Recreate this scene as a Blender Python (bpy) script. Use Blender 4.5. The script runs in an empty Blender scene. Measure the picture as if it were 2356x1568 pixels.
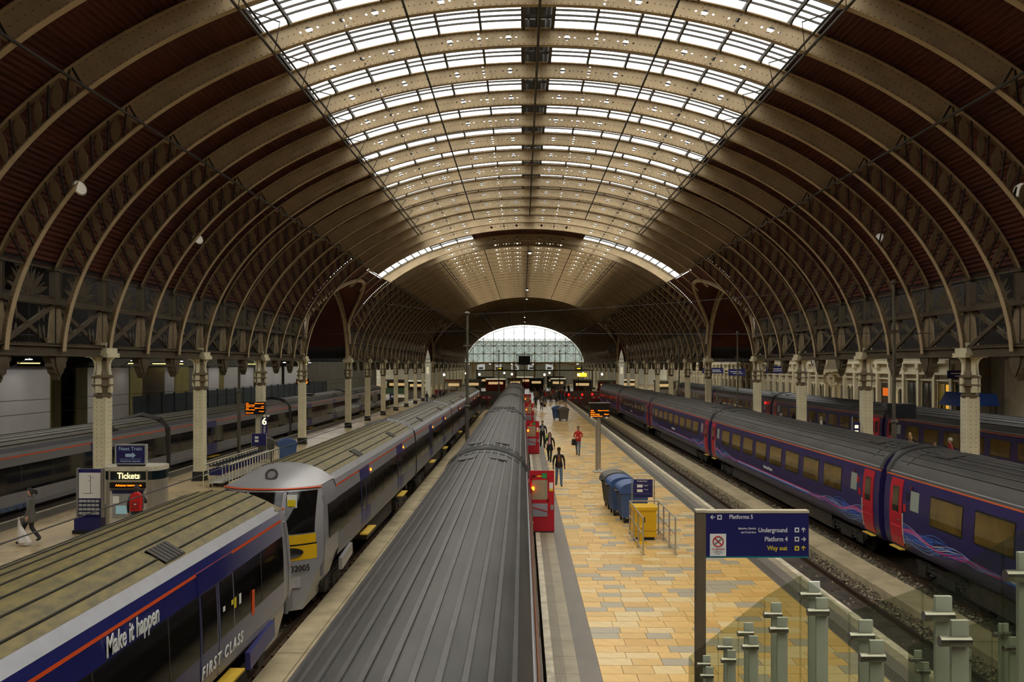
import bpy, bmesh, math, random
from math import sin, cos, pi, sqrt, radians, atan2, asin
from mathutils import Vector, Matrix
random.seed(11)
sc = bpy.context.scene
COL = sc.collection

# ---------------------------------------------------------------- camera, sky, exposure
cam_d = bpy.data.cameras.new('camera')
cam = bpy.data.objects.new('camera', cam_d); COL.objects.link(cam)
cam.location = (0, 0, 5.4); cam.rotation_euler = (radians(90), 0, 0)
cam_d.sensor_width = 36.0; cam_d.lens = 36.0 * 1930 / 2356
cam_d.shift_x = -24 / 2356; cam_d.shift_y = 56 / 2356
cam_d.clip_start = 0.05; cam_d.clip_end = 900
sc.camera = cam

SKY = 6.0
world = bpy.data.worlds.new('overcast_sky'); sc.world = world
world.use_nodes = True
wb = world.node_tree.nodes['Background']
wb.inputs[0].default_value = (1.0, 0.985, 0.95, 1); wb.inputs[1].default_value = SKY

sc.view_settings.view_transform = 'Standard'
sc.view_settings.look = 'None'
sc.view_settings.gamma = 1.0
sc.view_settings.use_curve_mapping = False
sc.view_settings.exposure = -0.68
sc.cycles.use_denoising = True
sc.cycles.max_bounces = 5
sc.cycles.diffuse_bounces = 2
sc.cycles.glossy_bounces = 2
sc.cycles.transmission_bounces = 4
sc.cycles.transparent_max_bounces = 8
sc.cycles.sample_clamp_indirect = 4.0
sc.cycles.caustics_reflective = False
sc.cycles.caustics_refractive = False
sc.cycles.blur_glossy = 1.0
sc.cycles.use_adaptive_sampling = True
sc.cycles.adaptive_threshold = 0.08
sc.cycles.use_light_tree = False
sc.cycles.debug_use_spatial_splits = True
sc.cycles.adaptive_min_samples = 16

# ---------------------------------------------------------------- helpers
def lin(c):
    c = c / 255.0
    return c / 12.92 if c <= 0.04045 else ((c + 0.055) / 1.055) ** 2.4
def rgb(c): return (lin(c[0]), lin(c[1]), lin(c[2]), 1.0)

MATS = {}
def mat(name, c, rough=0.6, metal=0.0, var=0.14, scale=3.0, bump=0.0, bscale=40.0, stretch=None, c2=None, coat=0.0):
    if name in MATS: return MATS[name]
    m = bpy.data.materials.new(name); m.use_nodes = True
    nt = m.node_tree; N = nt.nodes; L = nt.links
    b = N['Principled BSDF']
    b.inputs['Roughness'].default_value = rough
    b.inputs['Metallic'].default_value = metal
    if coat: b.inputs['Coat Weight'].default_value = coat; b.inputs['Coat Roughness'].default_value = 0.08
    base = rgb(c)
    if var > 0 or c2:
        tc = N.new('ShaderNodeTexCoord'); src = tc.outputs['Object']
        if stretch:
            mp = N.new('ShaderNodeMapping'); mp.inputs['Scale'].default_value = stretch
            L.new(src, mp.inputs[0]); src = mp.outputs[0]
        nz = N.new('ShaderNodeTexNoise'); nz.inputs['Scale'].default_value = scale; nz.inputs['Detail'].default_value = 2
        nz.inputs['Roughness'].default_value = 0.65
        L.new(src, nz.inputs['Vector'])
        rp = N.new('ShaderNodeValToRGB'); L.new(nz.outputs['Fac'], rp.inputs[0])
        rp.color_ramp.elements[0].position = 0.3; rp.color_ramp.elements[1].position = 0.7
        if c2: e0, e1 = base, rgb(c2)
        else:
            e0 = tuple(x * (1 - var) for x in base[:3]) + (1,)
            e1 = tuple(min(1, x * (1 + var)) for x in base[:3]) + (1,)
        rp.color_ramp.elements[0].color = e0; rp.color_ramp.elements[1].color = e1
        L.new(rp.outputs[0], b.inputs['Base Color'])
        if bump:
            n2 = N.new('ShaderNodeTexNoise'); n2.inputs['Scale'].default_value = bscale; n2.inputs['Detail'].default_value = 2
            L.new(src, n2.inputs['Vector'])
            bp = N.new('ShaderNodeBump'); bp.inputs['Strength'].default_value = bump; bp.inputs['Distance'].default_value = 0.03
            L.new(n2.outputs['Fac'], bp.inputs['Height']); L.new(bp.outputs[0], b.inputs['Normal'])
    else:
        b.inputs['Base Color'].default_value = base
    MATS[name] = m
    return m

def emat(name, c, s):
    if name in MATS: return MATS[name]
    m = bpy.data.materials.new(name); m.use_nodes = True
    b = m.node_tree.nodes['Principled BSDF']
    b.inputs['Base Color'].default_value = rgb(c)
    b.inputs['Emission Color'].default_value = rgb(c)
    b.inputs['Emission Strength'].default_value = s
    if name not in ('concourse_fill_tube', 'cool_lamp', 'globe_glow'): m.cycles.emission_sampling = 'NONE'
    MATS[name] = m
    return m

def glass(name, c, clear, rough=0.08, body=None):
    """thin sheet glass: part see-through, part glossy skin, part tinted body"""
    if name in MATS: return MATS[name]
    m = bpy.data.materials.new(name); m.use_nodes = True
    nt = m.node_tree; N = nt.nodes; L = nt.links
    N.remove(N['Principled BSDF']); out = N['Material Output']
    tr = N.new('ShaderNodeBsdfTransparent'); tr.inputs[0].default_value = rgb(c)
    pr = N.new('ShaderNodeBsdfPrincipled'); pr.inputs['Base Color'].default_value = rgb(body or c); pr.inputs['Roughness'].default_value = rough
    mx = N.new('ShaderNodeMixShader'); mx.inputs[0].default_value = clear
    L.new(pr.outputs[0], mx.inputs[1]); L.new(tr.outputs[0], mx.inputs[2]); L.new(mx.outputs[0], out.inputs[0])
    MATS[name] = m
    return m

class MB:
    def __init__(s): s.v = []; s.f = []; s.m = []
    def poly(s, pts, mi=0):
        b = len(s.v); s.v += [tuple(p) for p in pts]; s.f.append(list(range(b, b + len(pts)))); s.m.append(mi); return s
    def box(s, x0, x1, y0, y1, z0, z1, mi=0):
        b = len(s.v)
        s.v += [(x0,y0,z0),(x1,y0,z0),(x1,y1,z0),(x0,y1,z0),(x0,y0,z1),(x1,y0,z1),(x1,y1,z1),(x0,y1,z1)]
        for q in ((0,3,2,1),(4,5,6,7),(0,1,5,4),(1,2,6,5),(2,3,7,6),(3,0,4,7)):
            s.f.append([b + i for i in q]); s.m.append(mi)
        return s
    def cbox(s, c, sx, sy, sz, mi=0): return s.box(c[0]-sx/2, c[0]+sx/2, c[1]-sy/2, c[1]+sy/2, c[2]-sz/2, c[2]+sz/2, mi)
    def bar(s, p0, p1, w, d, mi=0, up=(0,0,1)):
        """rectangular bar p0->p1, w across, d along up"""
        p0 = Vector(p0); p1 = Vector(p1); t = (p1 - p0).normalized(); u = Vector(up)
        a = t.cross(u)
        if a.length < 1e-4: a = t.cross(Vector((1,0,0)))
        a.normalize(); n = a.cross(t).normalized()
        b = len(s.v)
        for p in (p0, p1):
            for sa, sn in ((-1,-1),(1,-1),(1,1),(-1,1)):
                s.v.append(tuple(p + a*(sa*w/2) + n*(sn*d/2)))
        for q in ((0,1,2,3),(7,6,5,4),(0,4,5,1),(1,5,6,2),(2,6,7,3),(3,7,4,0)):
            s.f.append([b + i for i in q]); s.m.append(mi)
        return s
    def tube(s, pts, r, n=8, mi=0, caps=True):
        pts = [Vector(p) for p in pts]; k = len(pts)
        rs = r if isinstance(r, (list, tuple)) else [r]*k
        b = len(s.v); ref = None
        for i, p in enumerate(pts):
            t = (pts[min(i+1,k-1)] - pts[max(i-1,0)])
            t = t.normalized() if t.length > 1e-9 else Vector((0,0,1))
            if ref is None:
                ref = Vector((0,0,1)) if abs(t.z) < 0.9 else Vector((1,0,0))
            a = t.cross(ref)
            if a.length < 1e-5: a = t.cross(Vector((0,1,0)))
            a.normalize(); c = a.cross(t).normalized(); ref = c
            for j in range(n):
                th = 2*pi*j/n
                s.v.append(tuple(p + (a*cos(th) + c*sin(th))*rs[i]))
        for i in range(k-1):
            for j in range(n):
                j2 = (j+1) % n
                s.f.append([b+i*n+j, b+i*n+j2, b+(i+1)*n+j2, b+(i+1)*n+j]); s.m.append(mi)
        if caps:
            s.f.append([b+j for j in range(n)][::-1]); s.m.append(mi)
            s.f.append([b+(k-1)*n+j for j in range(n)]); s.m.append(mi)
        return s
    def lathe(s, prof, n=16, c=(0,0,0), mi=0, caps=True, sx=1, sy=1):
        b = len(s.v); k = len(prof)
        for r, z in prof:
            for j in range(n):
                th = 2*pi*(j+0.5)/n
                s.v.append((c[0]+r*sx*cos(th), c[1]+r*sy*sin(th), c[2]+z))
        for i in range(k-1):
            for j in range(n):
                j2 = (j+1) % n
                s.f.append([b+i*n+j, b+i*n+j2, b+(i+1)*n+j2, b+(i+1)*n+j]); s.m.append(mi)
        if caps:
            s.f.append([b+j for j in range(n)][::-1]); s.m.append(mi)
            s.f.append([b+(k-1)*n+j for j in range(n)]); s.m.append(mi)
        return s
    def prism(s, pts, lo, hi, ax='y', mi=0, caps=True):
        """extrude a 2D polygon; ax y: pts are (x,z); ax x: pts are (y,z); ax z: pts are (x,y)"""
        def P(p, t): return (p[0], t, p[1]) if ax == 'y' else ((t, p[0], p[1]) if ax == 'x' else (p[0], p[1], t))
        b = len(s.v); n = len(pts)
        s.v += [P(p, lo) for p in pts] + [P(p, hi) for p in pts]
        for i in range(n):
            j = (i+1) % n
            s.f.append([b+i, b+j, b+n+j, b+n+i]); s.m.append(mi)
        if caps:
            s.f.append([b+i for i in range(n)][::-1]); s.m.append(mi)
            s.f.append([b+n+i for i in range(n)]); s.m.append(mi)
        return s
    def strip(s, A, B, mi=0, closed=False):
        """quads between two point rows"""
        b = len(s.v); n = len(A)
        s.v += [tuple(p) for p in A] + [tuple(p) for p in B]
        for i in range(n if closed else n-1):
            j = (i+1) % n
            s.f.append([b+i, b+j, b+n+j, b+n+i]); s.m.append(mi)
        return s
    def grid(s, rows, mi=0, mif=None):
        b = len(s.v); n = len(rows[0])
        for r in rows: s.v += [tuple(p) for p in r]
        for i in range(len(rows)-1):
            for j in range(n-1):
                s.f.append([b+i*n+j, b+i*n+j+1, b+(i+1)*n+j+1, b+(i+1)*n+j]); s.m.append(mif(i,j) if mif else mi)
        return s
    def add(s, o, off=(0,0,0), mx=None):
        b = len(s.v)
        for p in o.v:
            if mx is not None:
                q = mx @ Vector(p); s.v.append((q.x+off[0], q.y+off[1], q.z+off[2]))
            else: s.v.append((p[0]+off[0], p[1]+off[1], p[2]+off[2]))
        s.f += [[b+i for i in f] for f in o.f]; s.m += o.m
        return s
    def mesh(s, name, mats, smooth=False, fix=True, weld=False):
        me = bpy.data.meshes.new(name)
        me.from_pydata(s.v, [], s.f)
        if not isinstance(mats, (list, tuple)): mats = [mats]
        for m in mats: me.materials.append(m)
        me.polygons.foreach_set('material_index', s.m)
        if fix or weld:
            bm = bmesh.new(); bm.from_mesh(me)
            if weld: bmesh.ops.remove_doubles(bm, verts=bm.verts, dist=0.0005)
            bmesh.ops.recalc_face_normals(bm, faces=bm.faces)
            bm.to_mesh(me); bm.free()
        if smooth: me.polygons.foreach_set('use_smooth', [True]*len(me.polygons))
        me.update()
        return me
    def build(s, name, mats, parent=None, loc=(0,0,0), rz=0, smooth=False, fix=True, weld=False, kind=None):
        return put(name, s.mesh(name, mats, smooth, fix, weld), parent, loc, rz, kind)

def put(name, me, parent=None, loc=(0,0,0), rz=0, kind=None):
    o = bpy.data.objects.new(name, me); COL.objects.link(o)
    o.location = loc
    if rz: o.rotation_euler = (0,0,rz)
    if parent is not None: o.parent = parent
    if kind: o['kind'] = kind
    return o
def thing(name, label, cat, loc=(0,0,0), rz=0, group=None, kind=None):
    o = bpy.data.objects.new(name, None); COL.objects.link(o)
    o.location = loc; o.rotation_euler = (0,0,rz); o.empty_display_size = 0.2
    return tag(o, label, cat, group, kind)
def tag(o, label=None, cat=None, group=None, kind=None):
    if label: o['label'] = label
    if cat: o['category'] = cat
    if group: o['group'] = group
    if kind: o['kind'] = kind
    return o
KIDS = {}
def copy_tree(o, parent=None):
    c = o.copy(); COL.objects.link(c)
    if parent is not None: c.parent = parent
    if o.name not in KIDS: KIDS[o.name] = list(o.children)
    for ch in KIDS[o.name]: copy_tree(ch, c)
    return c
def dup(o, loc, rz=0.0, label=None, group=None):
    c = copy_tree(o); c.location = loc; c.rotation_euler = (0,0,rz)
    if label: c['label'] = label
    if group: c['group'] = group
    return c
def text(name, body, size, m, parent, loc, rot=(pi/2,0,0), align='LEFT', ext=0.002, sx=1.0, shear=0.0, spacing=1.0):
    cu = bpy.data.curves.new(name, 'FONT'); cu.body = body; cu.size = size; cu.extrude = ext; cu.align_x = align
    cu.resolution_u = 3; cu.offset = size*.014; cu.shear = shear; cu.space_character = spacing
    cu.materials.append(m)
    o = bpy.data.objects.new(name, cu); COL.objects.link(o); o.location = loc; o.rotation_euler = rot; o.scale = (sx,1,1)
    if parent is not None: o.parent = parent
    return o
ORD = 'first second third fourth fifth sixth seventh eighth ninth tenth eleventh twelfth thirteenth fourteenth fifteenth sixteenth seventeenth eighteenth nineteenth twentieth'.split()

# ---------------------------------------------------------------- materials
CREAM = mat('cream_paint', (226,217,182), 0.5, var=0.10, scale=1.5)
BEIGE = mat('rib_paint', (184,163,128), 0.55, var=0.16, scale=1.2)
BEIGE_SHADED = mat('spandrel_shaded_paint', (82,70,50), 0.6, var=0.2, scale=1.5)  # rib paint darkened, putting the spandrels' shade into the colour
RIVET = mat('rivet_iron', (92,74,52), 0.6, var=0)
BOARD = mat('roof_sheet', (82,33,19), 0.7, var=0.28, scale=0.9, stretch=(1,0.25,1))
IRON = mat('dark_iron', (52,46,38), 0.6, var=0.2, scale=3)
BLACK = mat('black_paint', (22,22,24), 0.5, var=0.1)
STEEL = mat('brushed_steel', (178,172,160), 0.28, 1.0, var=0.08, scale=8)
ALU = mat('silver_grey', (165,163,158), 0.35, 0.6, var=0.06)
NAVY = mat('navy_sign', (32,32,96), 0.4, var=0.05)
WHITE = mat('white_print', (235,235,228), 0.5, var=0)
YELLOW = mat('yellow_print', (232,206,30), 0.5, var=0)
RED = mat('red_print', (190,30,36), 0.5, var=0)
AISLE = mat('aisle_shaded_sheet', (22,16,12), .8, var=.2)  # roof sheeting darkened so the aisle's shade is in its colour
SKYPANE2 = glass('dim_skylight_glass', (232,222,200), 0.42, 0.5, (120,112,92))  # less clear glass, dimmed so less light enters the middle section
SKYPANE = glass('skylight_glass', (255,255,252), 0.80, 0.3, (240,240,235))
# ================================================================ STRUCTURE
BAY = 3.048
CX, Z0 = 0.5, 5.4
AI, BI, AO, BO = 15.4, 10.39, 16.3, 10.9
XL, XR = CX - 15.65, CX + 15.65
SEC = [(57.70 - 24*BAY, 24), (72.94, 18), (142.99, 24)]          # (start y, bays)
Y_END = 142.99 + 24*BAY
def pin(t): return (CX + AI*sin(t), Z0 + BI*cos(t))
def pout(t, e=0.0): return (CX + (AO+e)*sin(t), Z0 + (BO+e)*cos(t))

# ---------------------------------------------------------------- ground, platforms
CONC = mat('trackside_concrete', (176,160,126), 0.8, var=0.22, scale=1.2, bump=0.25, bscale=12)
BALLAST = mat('ballast_stone', (74,64,50), 0.9, c2=(118,102,80), scale=18, bump=1.0, bscale=30)
GRIME = mat('oily_trackbed', (40,36,30), 0.7, c2=(88,78,64), scale=2.2, bump=0.5, bscale=18)
EDGEW = mat('platform_edge_white', (212,200,172), 0.6, var=0.25, scale=3)
SLABG = mat('grey_paving', (118,110,98), 0.5, var=0.12, scale=1.5, stretch=(1,0.4,1))
SLABL = mat('pale_edge_paving', (160,148,122), 0.5, var=0.14, scale=1.5)
PWALL = mat('platform_brick', (96,84,66), 0.85, var=0.3, scale=4)

def paving_mat(name, tw, th, rough, cols):
    m = bpy.data.materials.new(name); m.use_nodes = True
    nt = m.node_tree; N = nt.nodes; L = nt.links; b = N['Principled BSDF']
    tc = N.new('ShaderNodeTexCoord')
    br = N.new('ShaderNodeTexBrick'); br.inputs['Scale'].default_value = 1.0
    br.inputs['Brick Width'].default_value = tw; br.inputs['Row Height'].default_value = th
    br.inputs['Mortar Size'].default_value = 0.006; br.inputs['Bias'].default_value = -0.2
    br.inputs['Color1'].default_value = rgb(cols[0]); br.inputs['Color2'].default_value = rgb(cols[1]); br.inputs['Mortar'].default_value = rgb(cols[2])
    L.new(tc.outputs['Object'], br.inputs['Vector'])
    nz = N.new('ShaderNodeTexNoise'); nz.inputs['Scale'].default_value = 0.35; nz.inputs['Detail'].default_value = 4
    L.new(tc.outputs['Object'], nz.inputs['Vector'])
    mr = N.new('ShaderNodeMapRange'); mr.inputs[1].default_value = .3; mr.inputs[2].default_value = .7; mr.inputs[3].default_value = .82; mr.inputs[4].default_value = 1.1
    L.new(nz.outputs['Fac'], mr.inputs[0])
    mx = N.new('ShaderNodeMixRGB'); mx.blend_type = 'MULTIPLY'; mx.inputs[0].default_value = 1
    L.new(br.outputs['Color'], mx.inputs[1]); L.new(mr.outputs[0], mx.inputs[2]); L.new(mx.outputs[0], b.inputs['Base Color'])
    mr2 = N.new('ShaderNodeMapRange'); mr2.inputs[3].default_value = rough-0.08; mr2.inputs[4].default_value = rough+0.12
    L.new(nz.outputs['Fac'], mr2.inputs[0]); L.new(mr2.outputs[0], b.inputs['Roughness'])
    return m
PAVE = paving_mat('sandstone_paving', 0.5, 0.36, 0.24, ((222,182,112), (196,168,118), (130,110,76)))
PAVE2 = paving_mat('sandstone_paving_worn', 0.6, 0.45, 0.26, ((196,172,128), (180,158,118), (120,104,78)))

floor = MB().box(-60, 60, -20, 141, -1.6, -1.10).build('floor', BALLAST); tag(floor, 'stony trackbed between the platforms', None, None, 'structure')
MB().box(-60, 60, 141, 262, -1.6, 0.0).build('concourse_slab', PAVE2, floor)
# concrete strips beside the rails
slabs = [(-4.78, -2.0, -0.93, CONC), (-5.42, -4.81, -0.94, CONC), (10.05, 11.0, -0.86, CONC)]
for i, (x0, x1, z, m) in enumerate(slabs):
    y = -6.0; k = 0
    while y < 120:
        l = 2.9 + 0.4*((k*37) % 5)/5 if i != 2 else 5.0
        MB().box(x0, x1, y, min(y+l-0.012, 120), -1.2, z + 0.006*((k*13) % 3)).build('concrete_slab', m, floor)
        y += l; k += 1
        if y > 60: l = 20
MB().box(7.45, 9.2, -6, 120, -1.2, -1.02).build('oily_bed', GRIME, floor)
MB().box(-0.1, 0.36, -6, 120, -1.2, -1.06).build('oily_bed', GRIME, floor)

def platform(x0, x1, y0, y1, m, bands, nm):
    p = MB().box(x0+0.14, x1-0.14, y0, y1, -1.15, -0.012).build(nm, PWALL, floor)
    w0 = bands[0][1] if bands else x0; w1 = bands[-1][0] if bands else x1
    inner0, inner1 = x0, x1
    for (a, b, bm, z) in bands:
        MB().box(a, b, y0, y1, -0.08, z).build('edge_band', bm, p)
    return p
# central platform 5/4: kerb, pale tactile strip, grey strip, tiles, grey strip, kerb
pc = platform(0.42, 7.25, -6, 141, PAVE, [(0.42,0.56,EDGEW,0.004),(1.0,1.375,SLABG,0.0),(6.3,6.86,SLABG,0.0),(7.08,7.25,EDGEW,0.004)], 'platform')
y = -6.0; k = 0
while y < 141:                                     # pale edge slabs with grooves
    l = 0.9 if y < 45 else 8
    MB().box(0.562, 0.998, y, y+l-0.008, -0.08, -0.002).build('edge_slab', SLABL, pc)
    MB().box(6.862, 7.078, y, y+l-0.008, -0.08, -0.002).build('edge_slab', SLABL, pc)
    y += l; k += 1
gr = MB()
for i in range(6): gr.box(0.585+i*0.032, 0.597+i*0.032, -6, 60, -0.004, 0.004)
gr.build('tactile_groove', SLABG, pc, kind='stuff')
gr = MB()
for i in range(5): gr.box(6.34+i*0.05, 6.36+i*0.05, -6, 60, -0.004, 0.004)
gr.build('tactile_groove', IRON, pc, kind='stuff')
# individual sandstone tiles on the near part
TILE = [mat('sandstone_honey', (226,184,110), 0.34, var=0.08, scale=5), mat('sandstone_gold', (216,176,104), 0.34, var=0.08, scale=5),
        mat('sandstone_pale', (226,198,140), 0.36, var=0.08, scale=5), mat('sandstone_grey', (176,164,138), 0.36, var=0.08, scale=5),
        mat('sandstone_rust', (212,166,92), 0.34, var=0.08, scale=5)]
rnd = random.Random(5)
tile_me = {}
def tile_mesh(w, d, mi):
    k = (round(w,3), round(d,3), mi)
    if k not in tile_me:
        b = 0.004; mb = MB()
        mb.v = [(0,0,-.03),(w,0,-.03),(w,d,-.03),(0,d,-.03),(b,b,0),(w-b,b,0),(w-b,d-b,0),(b,d-b,0)]
        mb.f = [[0,1,5,4],[1,2,6,5],[2,3,7,6],[3,0,4,7],[4,5,6,7]]; mb.m = [0]*5
        tile_me[k] = mb.mesh('paving_stone', TILE[mi], fix=False)
    return tile_me[k]
MB().box(1.375, 6.3, -6, 62, -0.05, -0.010).build('tile_bed', mat('tile_joint', (140,118,82), .8), pc)
MB().box(1.375, 6.3, 62, 141, -0.05, 0.0).build('paved_surface', PAVE, pc)
many = MB(); y = 11.0; n_t = 0
while y < 62:
    d = rnd.choice((0.33, 0.36, 0.42)); x = 1.377
    while x < 6.29:
        w = rnd.choice((0.4, 0.5, 0.55, 0.62)); w = w if x + w < 6.0 else 6.298 - x
        mi = rnd.choices((0,1,2,3,4), (34,24,16,20,6))[0]; dz = rnd.uniform(-.003, .0015)
        if 13.2 < y < 22.5:
            put('paving_stone', tile_mesh(w-.006, d-.006, mi), pc, (x+.003, y+.003, dz)); n_t += 1
        else:
            b = len(many.v); x1 = x+w-.006; y1 = y+d-.006; z = dz
            many.v += [(x+.003,y+.003,z),(x1,y+.003,z),(x1,y1,z),(x+.003,y1,z)]; many.f.append([b,b+1,b+2,b+3]); many.m.append(mi)
        x += w
    y += d
many.build('paving_stones', TILE, pc, kind='stuff', fix=False)
# other platforms
pl = platform(-17.9, -7.85, -6, 141, PAVE2, [(-17.9,-17.74,EDGEW,.004),(-17.74,-16.9,SLABG,0.0),(-8.7,-8.02,SLABG,0.0),(-8.02,-7.85,EDGEW,.004)], 'platform')
MB().box(-16.9, -8.7, -6, 141, -.05, 0.0).build('paved_surface', PAVE2, pl)
pr = platform(14.15, 22.95, -6, 141, PAVE2, [(14.15,14.3,EDGEW,.004),(22.8,22.95,EDGEW,.004)], 'platform')
MB().box(14.3, 22.8, -6, 141, -.05, 0.0).build('paved_surface', PAVE2, pr)
pf = platform(25.9, 44, -6, 141, PAVE2, [(25.9,26.05,EDGEW,.004)], 'platform')
MB().box(26.05, 44, -6, 141, -.05, 0.0).build('paved_surface', PAVE2, pf)
pg = platform(-44, -21.0, -6, 141, PAVE2, [(-21.15,-21.0,EDGEW,.004)], 'platform')
MB().box(-44, -21.15, -6, 141, -.05, 0.0).build('paved_surface', SLABG, pg)

# tracks
RAIL = mat('rail_steel', (96,78,60), 0.35, 0.7, var=0.25, scale=6)
RUST = mat('rusty_rail', (84,62,42), 0.7, 0.2, var=0.3, scale=9)
SLEEP = mat('sleeper_concrete', (92,84,70), 0.85, var=0.25, scale=4)
def track(x, label):
    t = thing('railway_track', label, 'track', (x, 0, -1.1))
    for s in (-0.7175, 0.7175):
        mb = MB(); mb.box(s-.035, s+.035, -6, 133, .14, .185, 0); mb.box(s-.012, s+.012, -6, 133, .03, .14, 1); mb.box(s-.07, s+.07, -6, 133, .0, .03, 1)
        mb.build('rail', [RAIL, RUST], t)
    sl = MB(); cl = MB(); y = -5.5
    while y < 133:
        sl.box(-1.25, 1.25, y, y+.25, -.06, .015)
        for s in (-0.7175, 0.7175):
            for e in (-.10, .10): cl.box(s+e-.035, s+e+.035, y+.06, y+.19, .01, .07)
        y += .65
    sl.build('sleepers', SLEEP, t, kind='stuff'); cl.build('rail_clips', RUST, t, kind='stuff')
    return t
track(-6.37, 'track under the silver express train beside the trolley platform')
track(-1.1, 'track under the grey-roofed train in the middle')
track(8.6, 'empty track beside the tiled central platform')
track(12.6, 'track under the dark blue train with red doors')
track(24.4, 'track under the train standing beside the white station facade')
track(-19.4, 'track under the grey express train beyond the trolley platform')
# loose ballast stones beside the empty track
st = MB(); rs = random.Random(3)
def stone(mb, x, y, z, r, mi):
    b = len(mb.v); a = rs.uniform(0, 6.3)
    for k in range(4): mb.v.append((x + r*cos(a+k*1.57)*rs.uniform(.7,1.2), y + r*sin(a+k*1.57)*rs.uniform(.7,1.2), z))
    mb.v.append((x+rs.uniform(-.3,.3)*r, y+rs.uniform(-.3,.3)*r, z + r*rs.uniform(.6,1.1)))
    for k in range(4): mb.f.append([b+k, b+(k+1)%4, b+4]); mb.m.append(mi)
for _ in range(9000):
    y = 14 + 56*rs.random()**1.6; x = rs.choice((rs.uniform(9.35,10.05), rs.uniform(11.0,11.9), rs.uniform(9.4,9.95)))
    stone(st, x, y, -1.09 + (0.05 if x < 10.1 else .03), rs.uniform(.025,.06), rs.choice((0,0,1,2)))
for _ in range(900):
    y = 12 + 40*rs.random(); stone(st, rs.uniform(-5.5,-7.2), y, -1.09, rs.uniform(.025,.05), rs.choice((0,1,2)))
for _ in range(500): stone(st, rs.uniform(7.5,9.2), 12+50*rs.random()**1.5, -1.018, rs.uniform(.02,.07)*.8, rs.choice((1,1,2)))
STONES = [mat('stone_grey', (112,100,80), .9, var=.1), mat('stone_dark', (66,58,46), .9, var=.1), mat('stone_light', (160,146,118), .9, var=.1)]
gv = st.build('gravel', STONES, None, kind='stuff', fix=False); tag(gv, 'loose ballast stones scattered along the rails', 'gravel')

# ---------------------------------------------------------------- main roof
ceiling = bpy.data.objects.new('ceiling', None); COL.objects.link(ceiling)
tag(ceiling, 'great arched iron roof with red-brown sheeting and a glazed crown', None, None, 'structure')

def arc_bar(mb, pts, w, d0, d1, mi=0):
    """rect section bar along XZ points, w in y, from normal offset d0 to d1"""
    n = len(pts); R = [[],[],[],[]]
    for i, p in enumerate(pts):
        a = pts[max(i-1,0)]; b = pts[min(i+1,n-1)]; tx, tz = b[0]-a[0], b[1]-a[1]; l = sqrt(tx*tx+tz*tz); nx, nz = -tz/l, tx/l
        R[0].append((p[0]+nx*d0, -w/2, p[1]+nz*d0)); R[1].append((p[0]+nx*d0, w/2, p[1]+nz*d0))
        R[2].append((p[0]+nx*d1, w/2, p[1]+nz*d1)); R[3].append((p[0]+nx*d1, -w/2, p[1]+nz*d1))
    for k in range(4): mb.strip(R[k], R[(k+1)%4], mi)
    return mb
T1 = radians(48.3); TS = radians(73.8); TE = radians(87.5)
def arange(a, b, n): return [a + (b-a)*i/n for i in range(n+1)]
def wpt(u, v, y):
    t = asin(max(-1,min(1,u/15.85))); a = pin(t); b = pout(t)
    return (a[0]+(b[0]-a[0])*v, y, a[1]+(b[1]-a[1])*v)
HOLES = []
for base in (0, 3.8):
    for k, o in enumerate((.95, 1.9, 2.85)): HOLES += [(base+o, k == 1), (-(base+o), k == 1)]
HOLES.sort()
def hole_cell(mb, u0, u1, v0, v1, r, y, star=1.0):
    uc, vc = (u0+u1)/2, (v0+v1)/2; B = []; H = []
    for k in range(8):
        a = k*pi/4 + pi/4*0; c, s = cos(a), sin(a); q = max(abs(c), abs(s))
        B.append(wpt(uc + c/q*(u1-u0)/2, vc + s/q*(v1-v0)/2, y))
        rr = r*(1 if k % 2 == 0 else star); H.append(wpt(uc + c*rr, vc + s*rr/0.5, y))
    mb.strip(B, H, 0, closed=True)
web = MB()
for y in (-.012, .012):
    u = -11.83
    def plain(u0, u1, v0=0, v1=1):
        n = max(1, int(abs(u1-u0)/.5))
        web.strip([wpt(q, v0, y) for q in arange(u0,u1,n)], [wpt(q, v1, y) for q in arange(u0,u1,n)])
    for c, B in HOLES:
        plain(u, c-.34)
        for (a, b, r) in ((c-.34, c-.16, .034), (c+.16, c+.34, .034)):
            plain(a, b, 0, .32); hole_cell(web, a, b, .32, .68, r, y); plain(a, b, .68, 1)
        if B:
            for v0, v1, r in ((.02,.32,.036), (.32,.68,.068), (.68,.98,.036)): hole_cell(web, c-.16, c+.16, v0, v1, r, y)
        else:
            plain(c-.16, c+.16, 0, .2); hole_cell(web, c-.16, c+.16, .2, .8, .105, y, .86); plain(c-.16, c+.16, .8, 1)
        u = c+.34
    plain(u, 11.83)
web_me = web.mesh('web', BEIGE, fix=False)
fl = MB(); arc_bar(fl, [pin(t) for t in arange(-TE, TE, 110)], .20, -.03, .0)
fin_me = fl.mesh('lower_flange', BEIGE)
fl = MB(); arc_bar(fl, [pout(t) for t in arange(-TS, TS, 100)], .20, -.01, .02)
fout_me = fl.mesh('upper_flange', BEIGE)
lat = MB()
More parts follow.
